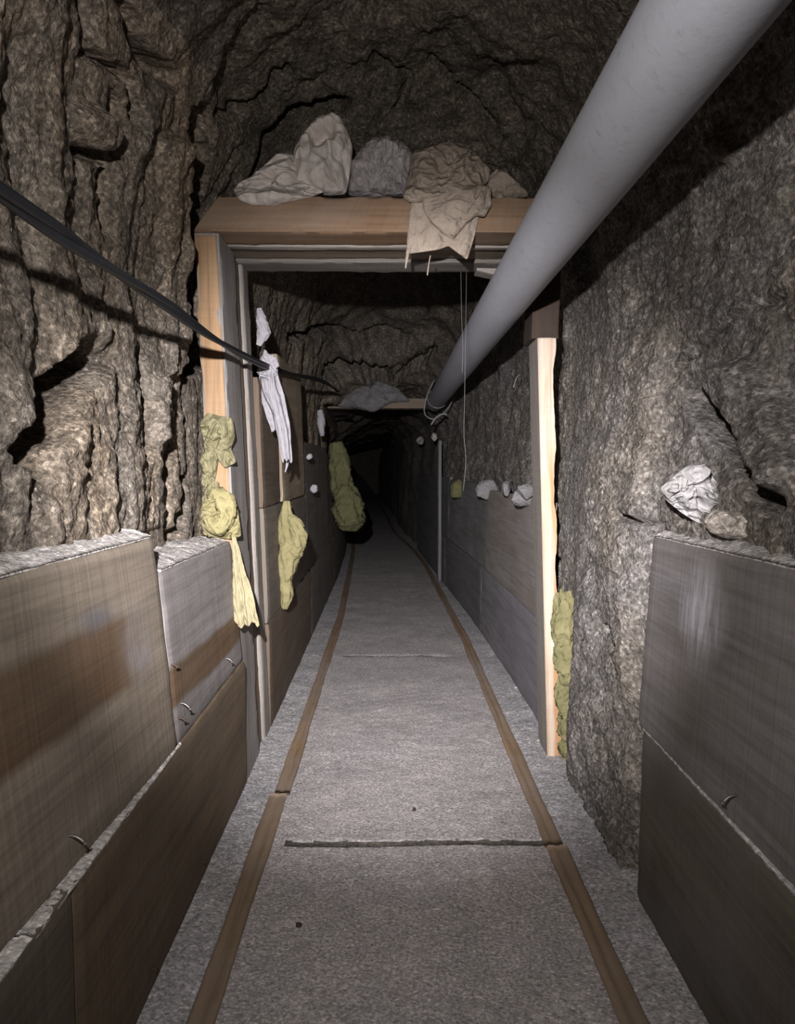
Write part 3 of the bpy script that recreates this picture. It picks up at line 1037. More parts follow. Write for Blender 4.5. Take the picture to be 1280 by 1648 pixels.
stub = beam('post_stub', post_corners(.515, .525, .10, 2.72, 2.9, 1.567, 1.871, 1), [mDark], None, seed=9, nlen=20)
tag(stub, 'dark reddish timber stub between the pale split post and the lintel', 'post', 'timber supports')

q0, q1 = P(766, 432, 2.93), P(802, 432, 2.93)
wz = 1.870
wc_ = [(q0[0], 2.90, wz), (q0[0], 2.985, wz), (q0[0], 2.985, wz - .012), (q0[0], 2.90, wz - .012), (q1[0], 2.90, wz), (q1[0], 2.985, wz), (q1[0], 2.985, wz - .032), (q1[0], 2.90, wz - .032)]
o = beam('wood_wedge', wc_, mGr2, None, axis=0, seed=17, nlen=14, rough=.001, edge=.001)
tag(o, 'small wooden wedge under the lintel beside the pipe', 'wedge')

# ------------------------------------------------------------------ ventilation pipe
pa = np.array([[.412, -1.0, 1.70], [.412, 7.1, 1.70]])
ys = np.linspace(-1.0, 7.1, 60)
path = np.stack([.412 + .003 * np.sin(ys * 1.1), ys, 1.70 + .004 * np.sin(ys * .9 + .6)], 1)
ro = tube_verts(path, .081, 64)
ri = tube_verts(path, .075, 64)
n, m = ro.shape[:2]
V = np.vstack([ro.reshape(-1, 3), ri.reshape(-1, 3)])
f = grid_faces(n, m, wrap=True).tolist()
f2 = (grid_faces(n, m, wrap=True)[:, ::-1] + n * m).tolist()
ends = []
for k in range(m):
    k2 = (k + 1) % m
    ends.append([k2, k, n * m + k, n * m + k2])
    e = (n - 1) * m
    ends.append([e + k, e + k2, n * m + e + k2, n * m + e + k])
pipe = make('ventilation_pipe', V, f + f2 + ends, M['pipe'])
tag(pipe, 'long pale grey ventilation pipe hanging under the roof along the drift', 'pipe')
# seam line
sm = [path[k] + np.array([.0813 * math.cos(2.35), 0, .0813 * math.sin(2.35)]) for k in range(n)]

# wire sling at the far end of the pipe, and a second strand
wl_ = empty('wire_sling', tuple(P(700, 640, 6.75)))
tag(wl_, 'pale wire sling looped around the far end of the grey pipe', 'wire')
cy = 6.6
lp = [np.array([.412 + .088 * math.cos(a), cy + .15 * math.cos(a) * .0 + .06 * math.sin(a), 1.70 + .088 * math.sin(a)]) for a in np.linspace(.3, 2 * math.pi + .3, 40)]
V, f = tube(lp, .005, 8)
make('loop', V, f, M['wire'], wl_)
lo = [P(699, 612, 6.5), P(688, 635, 6.5), P(683, 660, 6.5), P(688, 671, 6.48), P(700, 674, 6.47), P(716, 663, 6.5), P(728, 646, 6.52), P(733, 632, 6.55)]
V, f = tube(resample(lo, 40), .006, 8)
make('tail', V, f, M['wire'], wl_)
V, f = tube(resample([P(694, 684, 6.45), P(702, 672, 6.45), P(714, 666, 6.45), P(720, 668, 6.45)], 14), .0085, 8)
make('knot', V, f, M['wire'], wl_)
for k, pts in enumerate(([(751, 440), (750, 520), (748, 640), (747, 700), (750, 740), (746, 790)], [(742, 444), (743, 500), (745, 560), (744, 600)])):
    pts3 = [P(x, y, 2.97) for x, y in pts]
    pts3[0] = P(pts[0][0], 434, 2.97)
    V, f = tube(resample(pts3, 40), .0006, 6)
    o = make('hanging_wire', V, f, M['wire'])
    tag(o, ['thin pale wire hanging straight down in front of the pipe end', 'shorter thin wire hanging beside the long pale wire'][k], 'wire', 'wires hanging from the lintel')

# ------------------------------------------------------------------ the cable bundle
cps = [PX(42, 338, -.468) + [.002, -1.6, .004], PX(42, 338, -.468) + [.001, -.5, .002], PX(42, 338, -.468), PX(150, 413, -.475), PX(270, 492, -.484), PX(350, 548, -.492), PX(425, 588, -.50), P(470, 602, 3.75), P(520, 614, 4.9), P(545, 630, 6.2)]
base_p = resample(np.array(cps), 160)
for s_ in (-1, 1):
    tw = np.arange(160) * .10
    off = np.stack([.0042 * np.cos(tw) * s_, tw * 0, .0048 * np.sin(tw) * s_], 1)
    V, f = tube(base_p + off * 1.25, .0078, 12)
    o = make('cable', V, f, M['cable'])
    tag(o, 'black cable, one of two twisted together and strung along the rock to the white rag', 'cable', 'twisted black cables')

# ------------------------------------------------------------------ cloth
def cloth(nx, ny, init, rest, collide, pins=(), steps=120, iters=8, g=(0, 0, -9.8), damp=.985, fric=.6, bend=.25, seed=0, dt=1 / 60.):
    """position-based sheet: init (nx,ny,3); rest = (lx, ly) spacing between neighbours"""
    x = np.array(init, float)
    rs = np.random.RandomState(seed)
    x += rs.normal(scale=.0015, size=x.shape)
    v = np.zeros_like(x)
    lx, ly = rest
    ld = math.hypot(lx, ly)
    w = np.ones((nx, ny, 1))
    pinpos = {}
    for (i, j) in pins:
        w[i, j] = 0
    x0 = x.copy()
    cons = []

    def add(di, dj, L, st, par):
        i0, i1 = max(0, -di), nx - max(0, di)
        j0, j1 = max(0, -dj), ny - max(0, dj)
        I, J = np.meshgrid(np.arange(i0, i1), np.arange(j0, j1), indexing='ij')
        key = (I // max(1, abs(di)) if par == 'i' else J // max(1, abs(dj))) % 2
        for k in (0, 1):
            s = key == k
            a = (I[s] * ny + J[s])
            b = ((I[s] + di) * ny + J[s] + dj)
            cons.append((a, b, L, st))
    add(1, 0, lx, 1, 'i')
    add(0, 1, ly, 1, 'j')
    add(1, 1, ld, .7, 'i')
    add(1, -1, ld, .7, 'i')
    add(2, 0, 2 * lx, bend, 'i')
    add(0, 2, 2 * ly, bend, 'j')
    wf = w.reshape(-1, 1)
    g = np.array(g)
    for st in range(steps):
        v = v * damp + g * dt * w
        p = (x + v * dt).reshape(-1, 3)
        for it in range(iters):
            for (a, b, L, s) in cons:
                d = p[b] - p[a]
                ln = np.sqrt((d * d).sum(1, keepdims=True)) + 1e-9
                wa, wb = wf[a], wf[b]
                c = s * (ln - L) / ln / (wa + wb + 1e-9)
                p[a] += d * c * wa
                p[b] -= d * c * wb
            if it % 3 == 2 or it == iters - 1:
                q, hit = collide(p)
                xo = x.reshape(-1, 3)
                q = np.where(hit[:, None], xo + (q - xo) * (1 - fric * .5) + (q - p) * fric * .5, q)
                p = np.where(wf > 0, q, p)
        p = p.reshape(x.shape)
        v = (p - x) / dt
        vv = np.linalg.norm(v, axis=2, keepdims=True)
        v *= np.minimum(1, 3.0 / (vv + 1e-9))
        q, hit = collide(p.reshape(-1, 3))
        v = np.where(hit.reshape(nx, ny, 1), v * (1 - fric), v)
        x = p
        for (i, j) in pins:
            x[i, j] = x0[i, j]
    return x


def c_box(lo, hi, m=.004):
    lo = np.array(lo) - m
    hi = np.array(hi) + m

    def fn(p):
        ins = ((p > lo) & (p < hi)).all(1)
        d = np.stack([p[:, 0] - lo[0], hi[0] - p[:, 0], p[:, 1] - lo[1], hi[1] - p[:, 1], p[:, 2] - lo[2], hi[2] - p[:, 2]], 1)
        k = d.argmin(1)
        q = p.copy()
        for a in range(6):
            s = ins & (k == a)
            q[s, a // 2] = (lo if a % 2 == 0 else hi)[a // 2]
        return q, ins
    return fn


def c_ell(c, r):
    c = np.array(c)
    r = np.array(r)

    def fn(p):
        d = (p - c) / r
        L = np.sqrt((d * d).sum(1))
        s = L < 1
        q = p.copy()
        q[s] = c + d[s] / np.maximum(L[s], 1e-6)[:, None] * r
        return q, s
    return fn


def c_half(pt, nrm):
    pt = np.array(pt, float)
    nrm = np.array(nrm, float)
    nrm /= np.linalg.norm(nrm)

    def fn(p):
        d = (p - pt) @ nrm
        s = d < 0
        q = p.copy()
        q[s] -= d[s][:, None] * nrm
        return q, s
    return fn


def c_all(*fs):
    def fn(p):
        hit = np.zeros(len(p), bool)
        for f_ in fs:
            p, h = f_(p)
            hit |= h
        return p, hit
    return fn


def cloth_obj(name, X, mat, parent=None, thick=.004, sub=1, wr=.0, wf_=30, seed=0.0):
    nx, ny = X.shape[:2]
    V = X.reshape(-1, 3).copy()
    f = grid_faces(nx, ny)
    if wr:
        du = np.gradient(X, axis=0)
        dv = np.gradient(X, axis=1)
        N = np.cross(du, dv)
        N /= np.linalg.norm(N, axis=2)[..., None] + 1e-9
        V = (X + N * (wr * ridged(X * wf_ + seed, 2))[..., None]).reshape(-1, 3)
    o = make(name, V, f, mat, parent)
    md = o.modifiers.new('thick', 'SOLIDIFY')
    md.thickness = thick
    md.offset = 0
    if sub:
        md = o.modifiers.new('sub', 'SUBSURF')
        md.levels = sub
        md.render_levels = sub
    return o


def sheet(nx, ny, c, u, v):
    """grid centred on c spanned by full vectors u (rows) and v (columns)"""
    c, u, v = map(np.array, (c, u, v))
    s = np.linspace(-.5, .5, nx)[:, None, None]
    t = np.linspace(-.5, .5, ny)[None, :, None]
    return c + s * u + t * v


LTOP = 2.013
c_lin = c_all(c_box((-.66, 2.49, 1.897), (.66, 2.99, LTOP), .004), c_half((0, 2.93, 0), (0, -1, 0)))


def pleat(name, path, widths, across, mat, parent=None, amp=.012, npl=3.0, seed=0.0, nx=60, ny=40, hem=.02, wr=.004, thick=.004, tilt=0.0, ampf=None):
    path = resample(path, nx)
    w = np.interp(np.linspace(0, 1, nx), np.linspace(0, 1, len(widths)), widths)[:, None, None]
    across = np.array(across, float) / np.linalg.norm(across)
    T = np.gradient(path, axis=0)
    T /= np.linalg.norm(T, axis=1)[:, None]
    N = np.cross(across, T)
    N /= np.linalg.norm(N, axis=1)[:, None]
    s_ = np.linspace(0, 1, nx)[:, None]
    t_ = np.linspace(-.5, .5, ny)[None, :]
    S, Tt = np.broadcast_arrays(s_, t_)
    ph = 1.2 * perlin(np.stack([S * 2.2, Tt * 0 + seed, Tt * 0 + .37], -1)) * 2 + seed
    sh = np.sin(2 * np.pi * npl * Tt + ph) + .5 * np.sin(2 * np.pi * npl * 2.3 * Tt + 2 * ph)
    af = np.interp(s_, np.linspace(0, 1, len(ampf)), ampf) if ampf else np.ones_like(s_)
    q = np.stack([S * 3.1, Tt * 2.4, S * 0 + seed], -1)
    wj = 1 + .22 * perlin(np.stack([S * 4, np.sign(Tt) * 2, S * 0 + seed], -1))
    X = path[:, None, :] + across * (Tt * wj)[..., None] * w + N[:, None, :] * (amp * af * sh + wr * 2 * fbm(q * 1.6, 3) + wr * ridged(q * 3.1 + 4, 2))[..., None]
    hm = hem * fbm(np.stack([Tt * 5, Tt * 0 + seed, Tt * 0 + 3.3], -1), 3) * np.maximum(S - .6, 0) / .4
    X = X + T[:, None, :] * hm[..., None]
    return cloth_obj(name, X, mat, parent, thick=thick, sub=1)


def inflate(name, outline, Y, mat, parent=None, front=.05, back=.03, fold=.3, freq=28.0, seed=0.0, nr=56, na=220, dips=(), aniso=(1, 1), ctr=None):
    """a soft closed form with the given silhouette (photo pixels at depth Y or Y(py)), bulging front and back with folds"""
    fY = Y if callable(Y) else (lambda py: Y)
    ol = np.array(outline, float)
    c = ol.mean(0) if ctr is None else np.array(ctr, float)
    # dense closed outline, gently smoothed
    m = len(ol)
    dense = np.vstack([ol[k] + (ol[(k + 1) % m] - ol[k]) * np.linspace(0, 1, 24, endpoint=False)[:, None] for k in range(m)])
    for _ in range(14):
        dense = (dense + np.roll(dense, 1, 0) * .5 + np.roll(dense, -1, 0) * .5) / 2
    seg = np.linalg.norm(np.diff(np.vstack([dense, dense[:1]]), axis=0), axis=1)
    L = np.concatenate([[0], np.cumsum(seg)])
    tt_ = np.linspace(0, L[-1], na, endpoint=False)
    bx = np.interp(tt_, L, np.append(dense[:, 0], dense[0, 0]))
    by = np.interp(tt_, L, np.append(dense[:, 1], dense[0, 1]))
    rho = np.sin(np.linspace(0, 1, nr) * math.pi / 2)
    px = c[0] + rho[:, None] * (bx - c[0])
    py = c[1] + rho[:, None] * (by - c[1])
    yy = np.vectorize(fY)(py).astype(float)
    d = np.stack([(px - 640) / F, (824 - py) / F, -np.ones_like(px)], -1) @ CM.T
    W = EYE + d * (yy / d[..., 1])[..., None]
    q = np.stack([W[..., 0] * aniso[0], W[..., 2] * aniso[1], W[..., 0] * 0 + seed], -1) * freq * .25
    q = q + .35 * np.stack([perlin(q * .8 + seed), perlin(q * .8 + seed + 9), 0 * q[..., 0]], -1)
    prof_ = np.sqrt(np.clip(1 - rho ** 2, 0, 1))[:, None]
    r1 = np.maximum(1 - 1.6 * np.abs(perlin(q * 1.1 + 2)), 0)
    r2 = np.maximum(1 - 1.7 * np.abs(perlin(q * np.array([2.1, 1.5, 1]) + 11)), 0)
    r3 = np.maximum(1 - 1.8 * np.abs(perlin(q * np.array([2.6, 4.2, 1]) + 21)), 0)
    fo = .9 * r1 ** 2 - .8 * r2 ** 2.5 + .45 * r3 ** 2 - .25 + .25 * fbm(q * 4 + 3, 2)
    hump = np.minimum(prof_ * 1.25, 1.0)
    A = W.copy()
    A[..., 1] -= front * (hump + fold * fo * np.minimum(prof_ * 2.2, 1))
    for (dx, dy, r, dep) in dips:
        A[..., 1] += dep * np.exp(-(((px - dx) / r) ** 2 + ((py - dy) / r) ** 2))
    B = W.copy()
    B[..., 1] += back * prof_
    n = nr * na
    f = grid_faces(nr, na, wrap=True)
    V = np.vstack([A.reshape(-1, 3), B[:-1].reshape(-1, 3)])
    fb = grid_faces(nr - 1, na, off=n, wrap=True)[:, ::-1].tolist()
    e, e2 = (nr - 1) * na, n + (nr - 2) * na
    st = [[e + k, e + (k + 1) % na, e2 + (k + 1) % na, e2 + k] for k in range(na)]
    o = make(name, V, f.tolist() + fb + [q_[::-1] for q_ in st], mat, parent)
    import bmesh
    bm = bmesh.new()
    bm.from_mesh(o.data)
    bmesh.ops.recalc_face_normals(bm, faces=bm.faces)
    bm.to_mesh(o.data)
    bm.free()
    return o


def crumple(name, c, r, mat, parent=None, seed=0, npl=26, amp=.10, n=44, rot=0.0, soft=9.0):
    rs = np.random.RandomState(seed)
    nn = rs.normal(size=(npl, 3))
    nn /= np.linalg.norm(nn, axis=1)[:, None]
    hh = .66 + .34 * rs.rand(npl)
    th = np.linspace(0.001, math.pi - .001, n)
    ph = np.linspace(0, 2 * math.pi, 2 * n, endpoint=False)
    T, Ph = np.meshgrid(th, ph, indexing='ij')
    d = np.stack([np.sin(T) * np.cos(Ph), np.sin(T) * np.sin(Ph), np.cos(T)], -1)
    dn = np.maximum(d @ nn.T, 1e-3)
    rr = hh / dn
    k = np.minimum(rr.min(-1), 1.25)
    k = k + amp * (ridged(d * 1.9 + seed, 2) - .4) * .6 + amp * .35 * fbm(d * 5 + seed, 3)
    q = d * k[..., None] * np.array(r)
    if rot:
        cr, sr = math.cos(rot), math.sin(rot)
        q = np.stack([q[..., 0] * cr - q[..., 2] * sr, q[..., 1], q[..., 0] * sr + q[..., 2] * cr], -1)
    V = (q + np.array(c)).reshape(-1, 3)
    return make(name, V, grid_faces(n, 2 * n, wrap=True).tolist(), mat, parent)


o = inflate('white_cloth', [(470, 268), (474, 240), (490, 214), (512, 190), (535, 182), (552, 194), (561, 215), (568, 235), (566, 262), (558, 312), (530, 314), (505, 312), (478, 300)], 2.60, M['white_cloth'],
            front=.06, back=.06, fold=.5, freq=25, seed=1.2, dips=((524, 220, 15, .10), (507, 228, 10, .05)), ctr=(520, 262), aniso=(1.2, .7))
tag(o, 'off-white crumpled cloth peaking like a hood above the lintel', 'cloth', 'rags on the lintel')
o = inflate('white_cloth', [(376, 306), (385, 294), (405, 284), (430, 262), (455, 246), (476, 250), (484, 285), (505, 300), (522, 309), (500, 317), (465, 325), (440, 331), (405, 330), (384, 321)],
            lambda py: np.interp(py, [250, 310, 318], [2.62, 2.54, 2.484]), M['white_cloth'], front=.03, back=.03, fold=.8, freq=28, seed=5.2, ctr=(445, 300), aniso=(.8, 1.3))
tag(o, 'off-white cloth lying flat at the lintel end beside the rock', 'cloth', 'rags on the lintel')
o = inflate('plastic_bag', [(560, 314), (562, 270), (578, 242), (600, 227), (625, 224), (650, 234), (667, 250), (671, 278), (660, 314), (600, 318)], 2.64, M['grey_plastic'],
            front=.075, back=.07, fold=.22, freq=40, seed=8.1, aniso=(1.3, .7))
tag(o, 'dull grey wrinkled plastic bag slumped in the middle of the lintel', 'bag', 'rags on the lintel')
bs = empty('burlap_sack', tuple(P(722, 318, 2.5)))
tag(bs, 'brown burlap sack draped over the lintel front with a torn hem', 'sack', 'rags on the lintel')
inflate('torn_drape', [(664, 305), (720, 300), (782, 310), (772, 345), (764, 380), (752, 419), (738, 408), (722, 396), (705, 402), (690, 404), (656, 409), (655, 385), (659, 350)], 2.478, M['burlap'], bs,
        front=.010, back=.004, fold=.8, freq=34, seed=2.9, ctr=(712, 352), aniso=(1.3, .6))
fy = lambda py: np.interp(py, [240, 300, 322], [2.60, 2.53, 2.466])
inflate('heap', [(648, 318), (656, 285), (664, 246), (686, 239), (716, 230), (744, 232), (770, 253), (790, 274), (786, 292), (770, 306), (740, 318), (690, 326), (660, 326)], fy, M['burlap'], bs,
        front=.05, back=.05, fold=.45, freq=30, seed=4.4, ctr=(715, 282))
inflate('folded_flap', [(676, 300), (720, 290), (762, 298), (790, 300), (792, 330), (780, 350), (766, 348), (750, 362), (730, 385), (712, 376), (694, 358), (682, 340)], lambda py: np.interp(py, [285, 315], [2.50, 2.462]), M['burlap'], bs,
        front=.022, back=.006, fold=.6, freq=36, seed=7.7, ctr=(732, 328))
for k, (px, py) in enumerate(((653, 430), (688, 441))):
    V, f = tube(resample([P(px + 5, py - 30, 2.472), P(px + 2, py - 14, 2.472), P(px, py + 2, 2.474)], 10), [.008, .0075, .007, .006, .006, .005, .004, .003, .003, .002] if k == 0 else .0022, 7)
    make('thread', V, f, M['burlap'], bs)
o = inflate('brown_rag', [(778, 316), (786, 284), (800, 274), (815, 280), (838, 300), (852, 318), (800, 320)], 2.58, M['burlap'], front=.04, back=.04, fold=.4, freq=34, seed=3.6)
tag(o, 'small brown rag heaped on the lintel close to the pipe', 'rag', 'rags on the lintel')


def gathered(nx, ny, top, length, w_top, w_bot, across, g, coll, seed, steps=110, bendk=.12, ext=1.0, push=(0, 0, 0)):
    """rag hanging from a bunched top edge: rows = down, columns = across"""
    top = np.array(top, float)
    across = np.array(across, float) / np.linalg.norm(across)
    gd = np.array(g, float) / np.linalg.norm(g)
    s = np.linspace(0, 1, nx)[:, None, None]
    t = np.linspace(-.5, .5, ny)[None, :, None]
    w = w_top + (w_bot - w_top) * s
    nrm = np.cross(across, gd)
    rs = np.random.RandomState(seed)
    ph = rs.rand() * 6
    X0 = top + gd * s * length + across * t * w + nrm * .012 * np.sin(t * 16 + ph) * (1 - .3 * s) + np.array(push) * s
    full = max(w_bot, w_top) * ext
    return cloth(nx, ny, X0, (length / (nx - 1), full / (ny - 1)), coll, pins=[(0, j) for j in range(ny)], steps=steps, seed=seed, g=np.array(gd) * 9.8, bend=bendk)


def lump(name, c, r, mat, parent=None, seed=0.0, amp=.25, fr_=1.6, n=40, fold=1.0, rot=0.0):
    """a wad: ellipsoid with deep folded creases"""
    th = np.linspace(0.001, math.pi - .001, n)
    ph = np.linspace(0, 2 * math.pi, 2 * n, endpoint=False)
    T, Ph = np.meshgrid(th, ph, indexing='ij')
    d = np.stack([np.sin(T) * np.cos(Ph), np.sin(T) * np.sin(Ph), np.cos(T)], -1)
    wq = d * fr_ + .5 * np.stack([perlin(d * 1.7 + seed), perlin(d * 1.7 + seed + 20), perlin(d * 1.7 + seed + 40)], -1)
    k = 1 + amp * fold * (ridged(wq + seed, 3) - .5) + amp * .6 * fbm(d * 1.3 + seed + 3, 2)
    q = d * k[..., None] * np.array(r)
    if rot:
        cr, sr = math.cos(rot), math.sin(rot)
        q = np.stack([q[..., 0] * cr - q[..., 2] * sr, q[..., 1], q[..., 0] * sr + q[..., 2] * cr], -1)
    V = (q + np.array(c)).reshape(-1, 3)
    f = grid_faces(n, 2 * n, wrap=True).tolist()
    return make(name, V, f, mat, parent)


def rag_tube(name, pts, rad, mat, parent=None, seed=0.0, flat=(1, 1, 1), amp=.3, seg=36, n=70, fr_=1.0, wall=None):
    pts = resample(pts, n)
    rad = np.interp(np.linspace(0, 1, n), np.linspace(0, 1, len(rad)), rad)
    R = tube_verts(pts, rad, seg)
    cen = pts[:, None, :]
    out = R - cen
    a = np.linspace(0, 2 * math.pi, seg, endpoint=False)
    tw = np.linspace(0, 1, n)[:, None] * 2.0 + a[None, :]
    q = np.stack([np.cos(tw) * 1.6, np.sin(tw) * 1.6, np.broadcast_to(np.linspace(0, n / 22.0, n)[:, None], tw.shape)], -1) * fr_ + seed
    k = 1 + amp * (ridged(q, 3) - .45) + amp * .5 * fbm(q * .7 + 5, 2)
    R = cen + out * k[..., None] * np.array(flat)
    V = R.reshape(-1, 3)
    V = np.vstack([V, R[0].mean(0), R[-1].mean(0)])
    f = grid_faces(n, seg, wrap=True).tolist()
    for j in range(seg):
        f.append([n * seg, (j + 1) % seg, j])
        f.append([n * seg + 1, (n - 1) * seg + j, (n - 1) * seg + (j + 1) % seg])
    return make(name, V, f, mat, parent)


# rags at the left post
post_front = c_half((0, 2.482, 0), (0, -1, 0))
# olive crumpled rag against the post face
o = inflate('olive_rag', [(321, 682), (334, 664), (352, 669), (374, 672), (379, 702), (372, 722), (381, 744), (362, 754), (352, 738), (348, 764), (340, 792), (327, 786), (323, 742), (330, 715)], 2.468, M['olive'],
            front=.03, back=.004, fold=.95, freq=52, seed=3.3, ctr=(347, 712), aniso=(1.2, .7))
tag(o, 'crumpled olive rag pressed on the orange post face, upper of the two wads', 'rag', 'rags on the timber post')
yr = empty('yellow_rag', tuple(P(357, 862, 2.46)))
tag(yr, 'bunched yellow rag coiled on the board top against the post', 'rag', 'rags on the timber post')
t_ = np.linspace(0, 1, 60)
cc = P(352, 822, 2.44)
a_ = np.linspace(2.4, 2.4 - 5.6, 60)
coil = cc + np.stack([.032 * np.cos(a_), -.022 - .01 * t_, .052 * np.sin(a_)], 1)
rag_tube('coil', coil[::6], [.010, .020, .022, .024, .02, .022, .018, .010], M['yellow'], yr, 4.2, amp=.5, fr_=1.4)
inflate('bundle', [(325, 812), (336, 792), (358, 785), (378, 797), (384, 825), (389, 862), (378, 868), (350, 866), (330, 862), (324, 838)], 2.462, M['yellow'], yr, front=.035, back=.004, fold=.7, freq=50, seed=9.9)
rag_tube('tuft', [P(345, 775, 2.46), P(340, 800, 2.45), P(336, 830, 2.455), P(345, 862, 2.455)], [.012, .022, .026, .02], M['olive'], yr, 1.5)
# hanging cream cloth
o = pleat('cream_cloth', [P(375, 862, 2.44), P(381, 905, 2.43), P(388, 955, 2.415), P(397, 1006, 2.40)], [.012, .040, .072, .086], (1, -.25, .12), M['cream'], None, amp=.0045, npl=2.1, seed=1.3, hem=.025, wr=.003, ampf=[.2, .7, 1, 1.0])
tag(o, 'cream cloth hanging as a narrow triangle in front of the striped board', 'cloth', 'rags on the timber post')
# white rag by the cable, on the inner side
wall_in = c_half((-.528, 3.2, 1.3), (1, 0, 0.03))
wr_ = empty('white_rag', tuple(P(432, 590, 3.03)))
tag(wr_, 'white rag knotted at the cable and hanging past the dark panel', 'rag', 'rags on the timber post')
pleat('tail', [P(428, 596, 3.06), P(433, 630, 3.06), P(440, 660, 3.06), P(447, 692, 3.06)], [.055, .08, .075, .055], (1, .3, 0), M['white_rag'], wr_, amp=.012, npl=1.3, seed=2.2, hem=.03, wr=.0025)
pleat('strip', [P(438, 596, 3.035), P(446, 635, 3.03), P(455, 680, 3.03), P(463, 740, 3.03)], [.045, .062, .058, .04], (1, .3, 0), M['white_rag'], wr_, amp=.010, npl=1.0, seed=5.2, hem=.02, wr=.0025)
crumple('knot', P(431, 590, 3.04), (.046, .035, .05), M['white_rag'], wr_, 22, amp=.3)
rag_tube('tatter', [P(463, 730, 3.12), P(462, 748, 3.12), P(459, 760, 3.12)], [.007, .005, .002], M['white_rag'], wr_, 2.0, n=20, seg=10)
o = rag_tube('white_scrap', [P(417, 496, 3.02), P(421, 515, 3.02), P(424, 535, 3.02), P(416, 556, 3.02)], [.008, .018, .024, .008], M['white_rag'], None, 6.6, flat=(1, .6, 1))
tag(o, 'small white rag scrap poking out behind the top of the post', 'rag', 'rags on the timber post')
# twisted yellow rag on the inner boards
o = rag_tube('yellow_rag', [P(461, 806, 3.35), P(461, 838, 3.35), P(464, 862, 3.35), P(468, 880, 3.35), P(462, 905, 3.35), P(459, 935, 3.35), P(462, 955, 3.35), P(458, 980, 3.35)],
             [.012, .026, .03, .042, .036, .022, .026, .010], M['yellow'], None, 3.1, amp=.45)
tag(o, 'twisted yellow rag hanging down the boards just past the post', 'rag', 'rags past the post')
rag_tube('fold', [P(466, 832, 3.33), P(477, 845, 3.32), P(481, 868, 3.32), P(474, 890, 3.33), P(464, 898, 3.33)], [.014, .026, .03, .024, .01], M['yellow'], o, 5.7, amp=.35)
# long greenish bag further in
o = rag_tube('greenish_bag', [P(540, 712, 6.2), P(546, 745, 6.2), P(550, 780, 6.2), P(560, 812, 6.15), P(563, 838, 6.15), P(562, 854, 6.15)], [.04, .075, .075, .105, .10, .05], M['moss'], None, 9.3, amp=.4, fr_=1.3)
tag(o, 'long greenish-yellow bag hanging deep in the drift over the rail', 'bag')
for (px, py, Y, r, lab) in ((505, 788, 4.66, .026, 'small white lump on the grey-brown board top beside the light panel'), (498, 735, 4.44, .02, 'tiny white scrap on the edge of the tall light brown panel')):
    o = crumple('white_wad', P(px, py, Y), (r, r, r * 1.1), M['white_rag'], None, px, n=20)
    tag(o, lab, 'rag', 'white scraps past the post')
o = rag_tube('white_strip', [P(515, 660, 5.9), P(517, 680, 5.9), P(519, 702, 5.9)], [.02, .03, .015], M['white_rag'], None, 2.7, n=24, seg=14)
tag(o, 'dim whitish strip hanging above the dark grey upper board', 'rag', 'white scraps past the post')

# yellow-green stuffing behind the split post
ft = empty('foam_stuffing', tuple(P(925, 1222, 2.67)))
tag(ft, 'yellow-green stuffing squeezed between the pale split post and rock', 'stuffing')
for k, (px, py, w, h) in enumerate(((908, 1000, 15, 36), (916, 1062, 18, 36), (922, 1120, 20, 34), (926, 1166, 20, 28), (926, 1205, 19, 22))):
    s_ = 2.74 / F
    lump('wad', P(px + 2, py, 2.665 + .004 * k), (w * s_ * 1.25, .034, h * s_ * 1.15), M['foam'], ft, 3.3 * k + 1, .28)

# lumps on the right-hand boards past the post
for (nm, px, py, Y, w, h, mt, lab) in (
        ('white_wad', 782, 788, 4.55, 22, 19, 'pale_wad', 'pale crumpled wad on the patchy board top, middle of the row'),
        ('white_wad', 814, 787, 3.83, 8, 13, 'pale_wad', 'smallest white wad on the patchy board top'),
        ('white_wad', 842, 800, 3.36, 22, 18, 'pale_wad', 'flat pale wad on the board top touching the split post'),
        ('white_wad', 848, 790, 3.30, 17, 15, 'pale_wad', 'round white wad stacked on the flat one beside the split post'),
        ('yellow_wad', 738, 787, 5.85, 16, 18, 'moss', 'yellowish wad on the board top, farthest of the row past the split post')):
    s_ = Y / F
    p = P(px, py, Y)
    o = crumple(nm, p, (w * s_, .05, h * s_), M[mt], None, px, npl=40, amp=.09)
    tag(o, lab, 'rag', 'wads on the boards past the split post')
for (px, py, Y, w, h, lab) in ((677, 709, 9.0, 7, 8, 'dim pale lump atop the far boards'), (699, 703, 7.04, 6, 7, 'dim pale lump on the thin far stud')):
    s_ = Y / F
    o = crumple('pale_lump', P(px, py, Y), (w * s_, .05, h * s_), M['stone'], None, px, n=20)
    tag(o, lab, 'stone', 'far pale lumps')
o = board('thin upright stud standing against the far boards under the wire sling', mI[5], 6.98, 7.1, .0, 1.34, lambda y, z: XR(y) - .03 + 0 * z, 1, name='wall_stud', cat='stud', thick=.03, ny=8, nz=30)
o = nail(None, P(835, 604, 3.7) + np.array([.0, 0, 0]), (-.6, -.4, -.6), .07, 1.5, .0025, 'wire', 'bent_wire')
tag(o, 'short bright bent wire stuck in rock above the patchy board', 'wire')

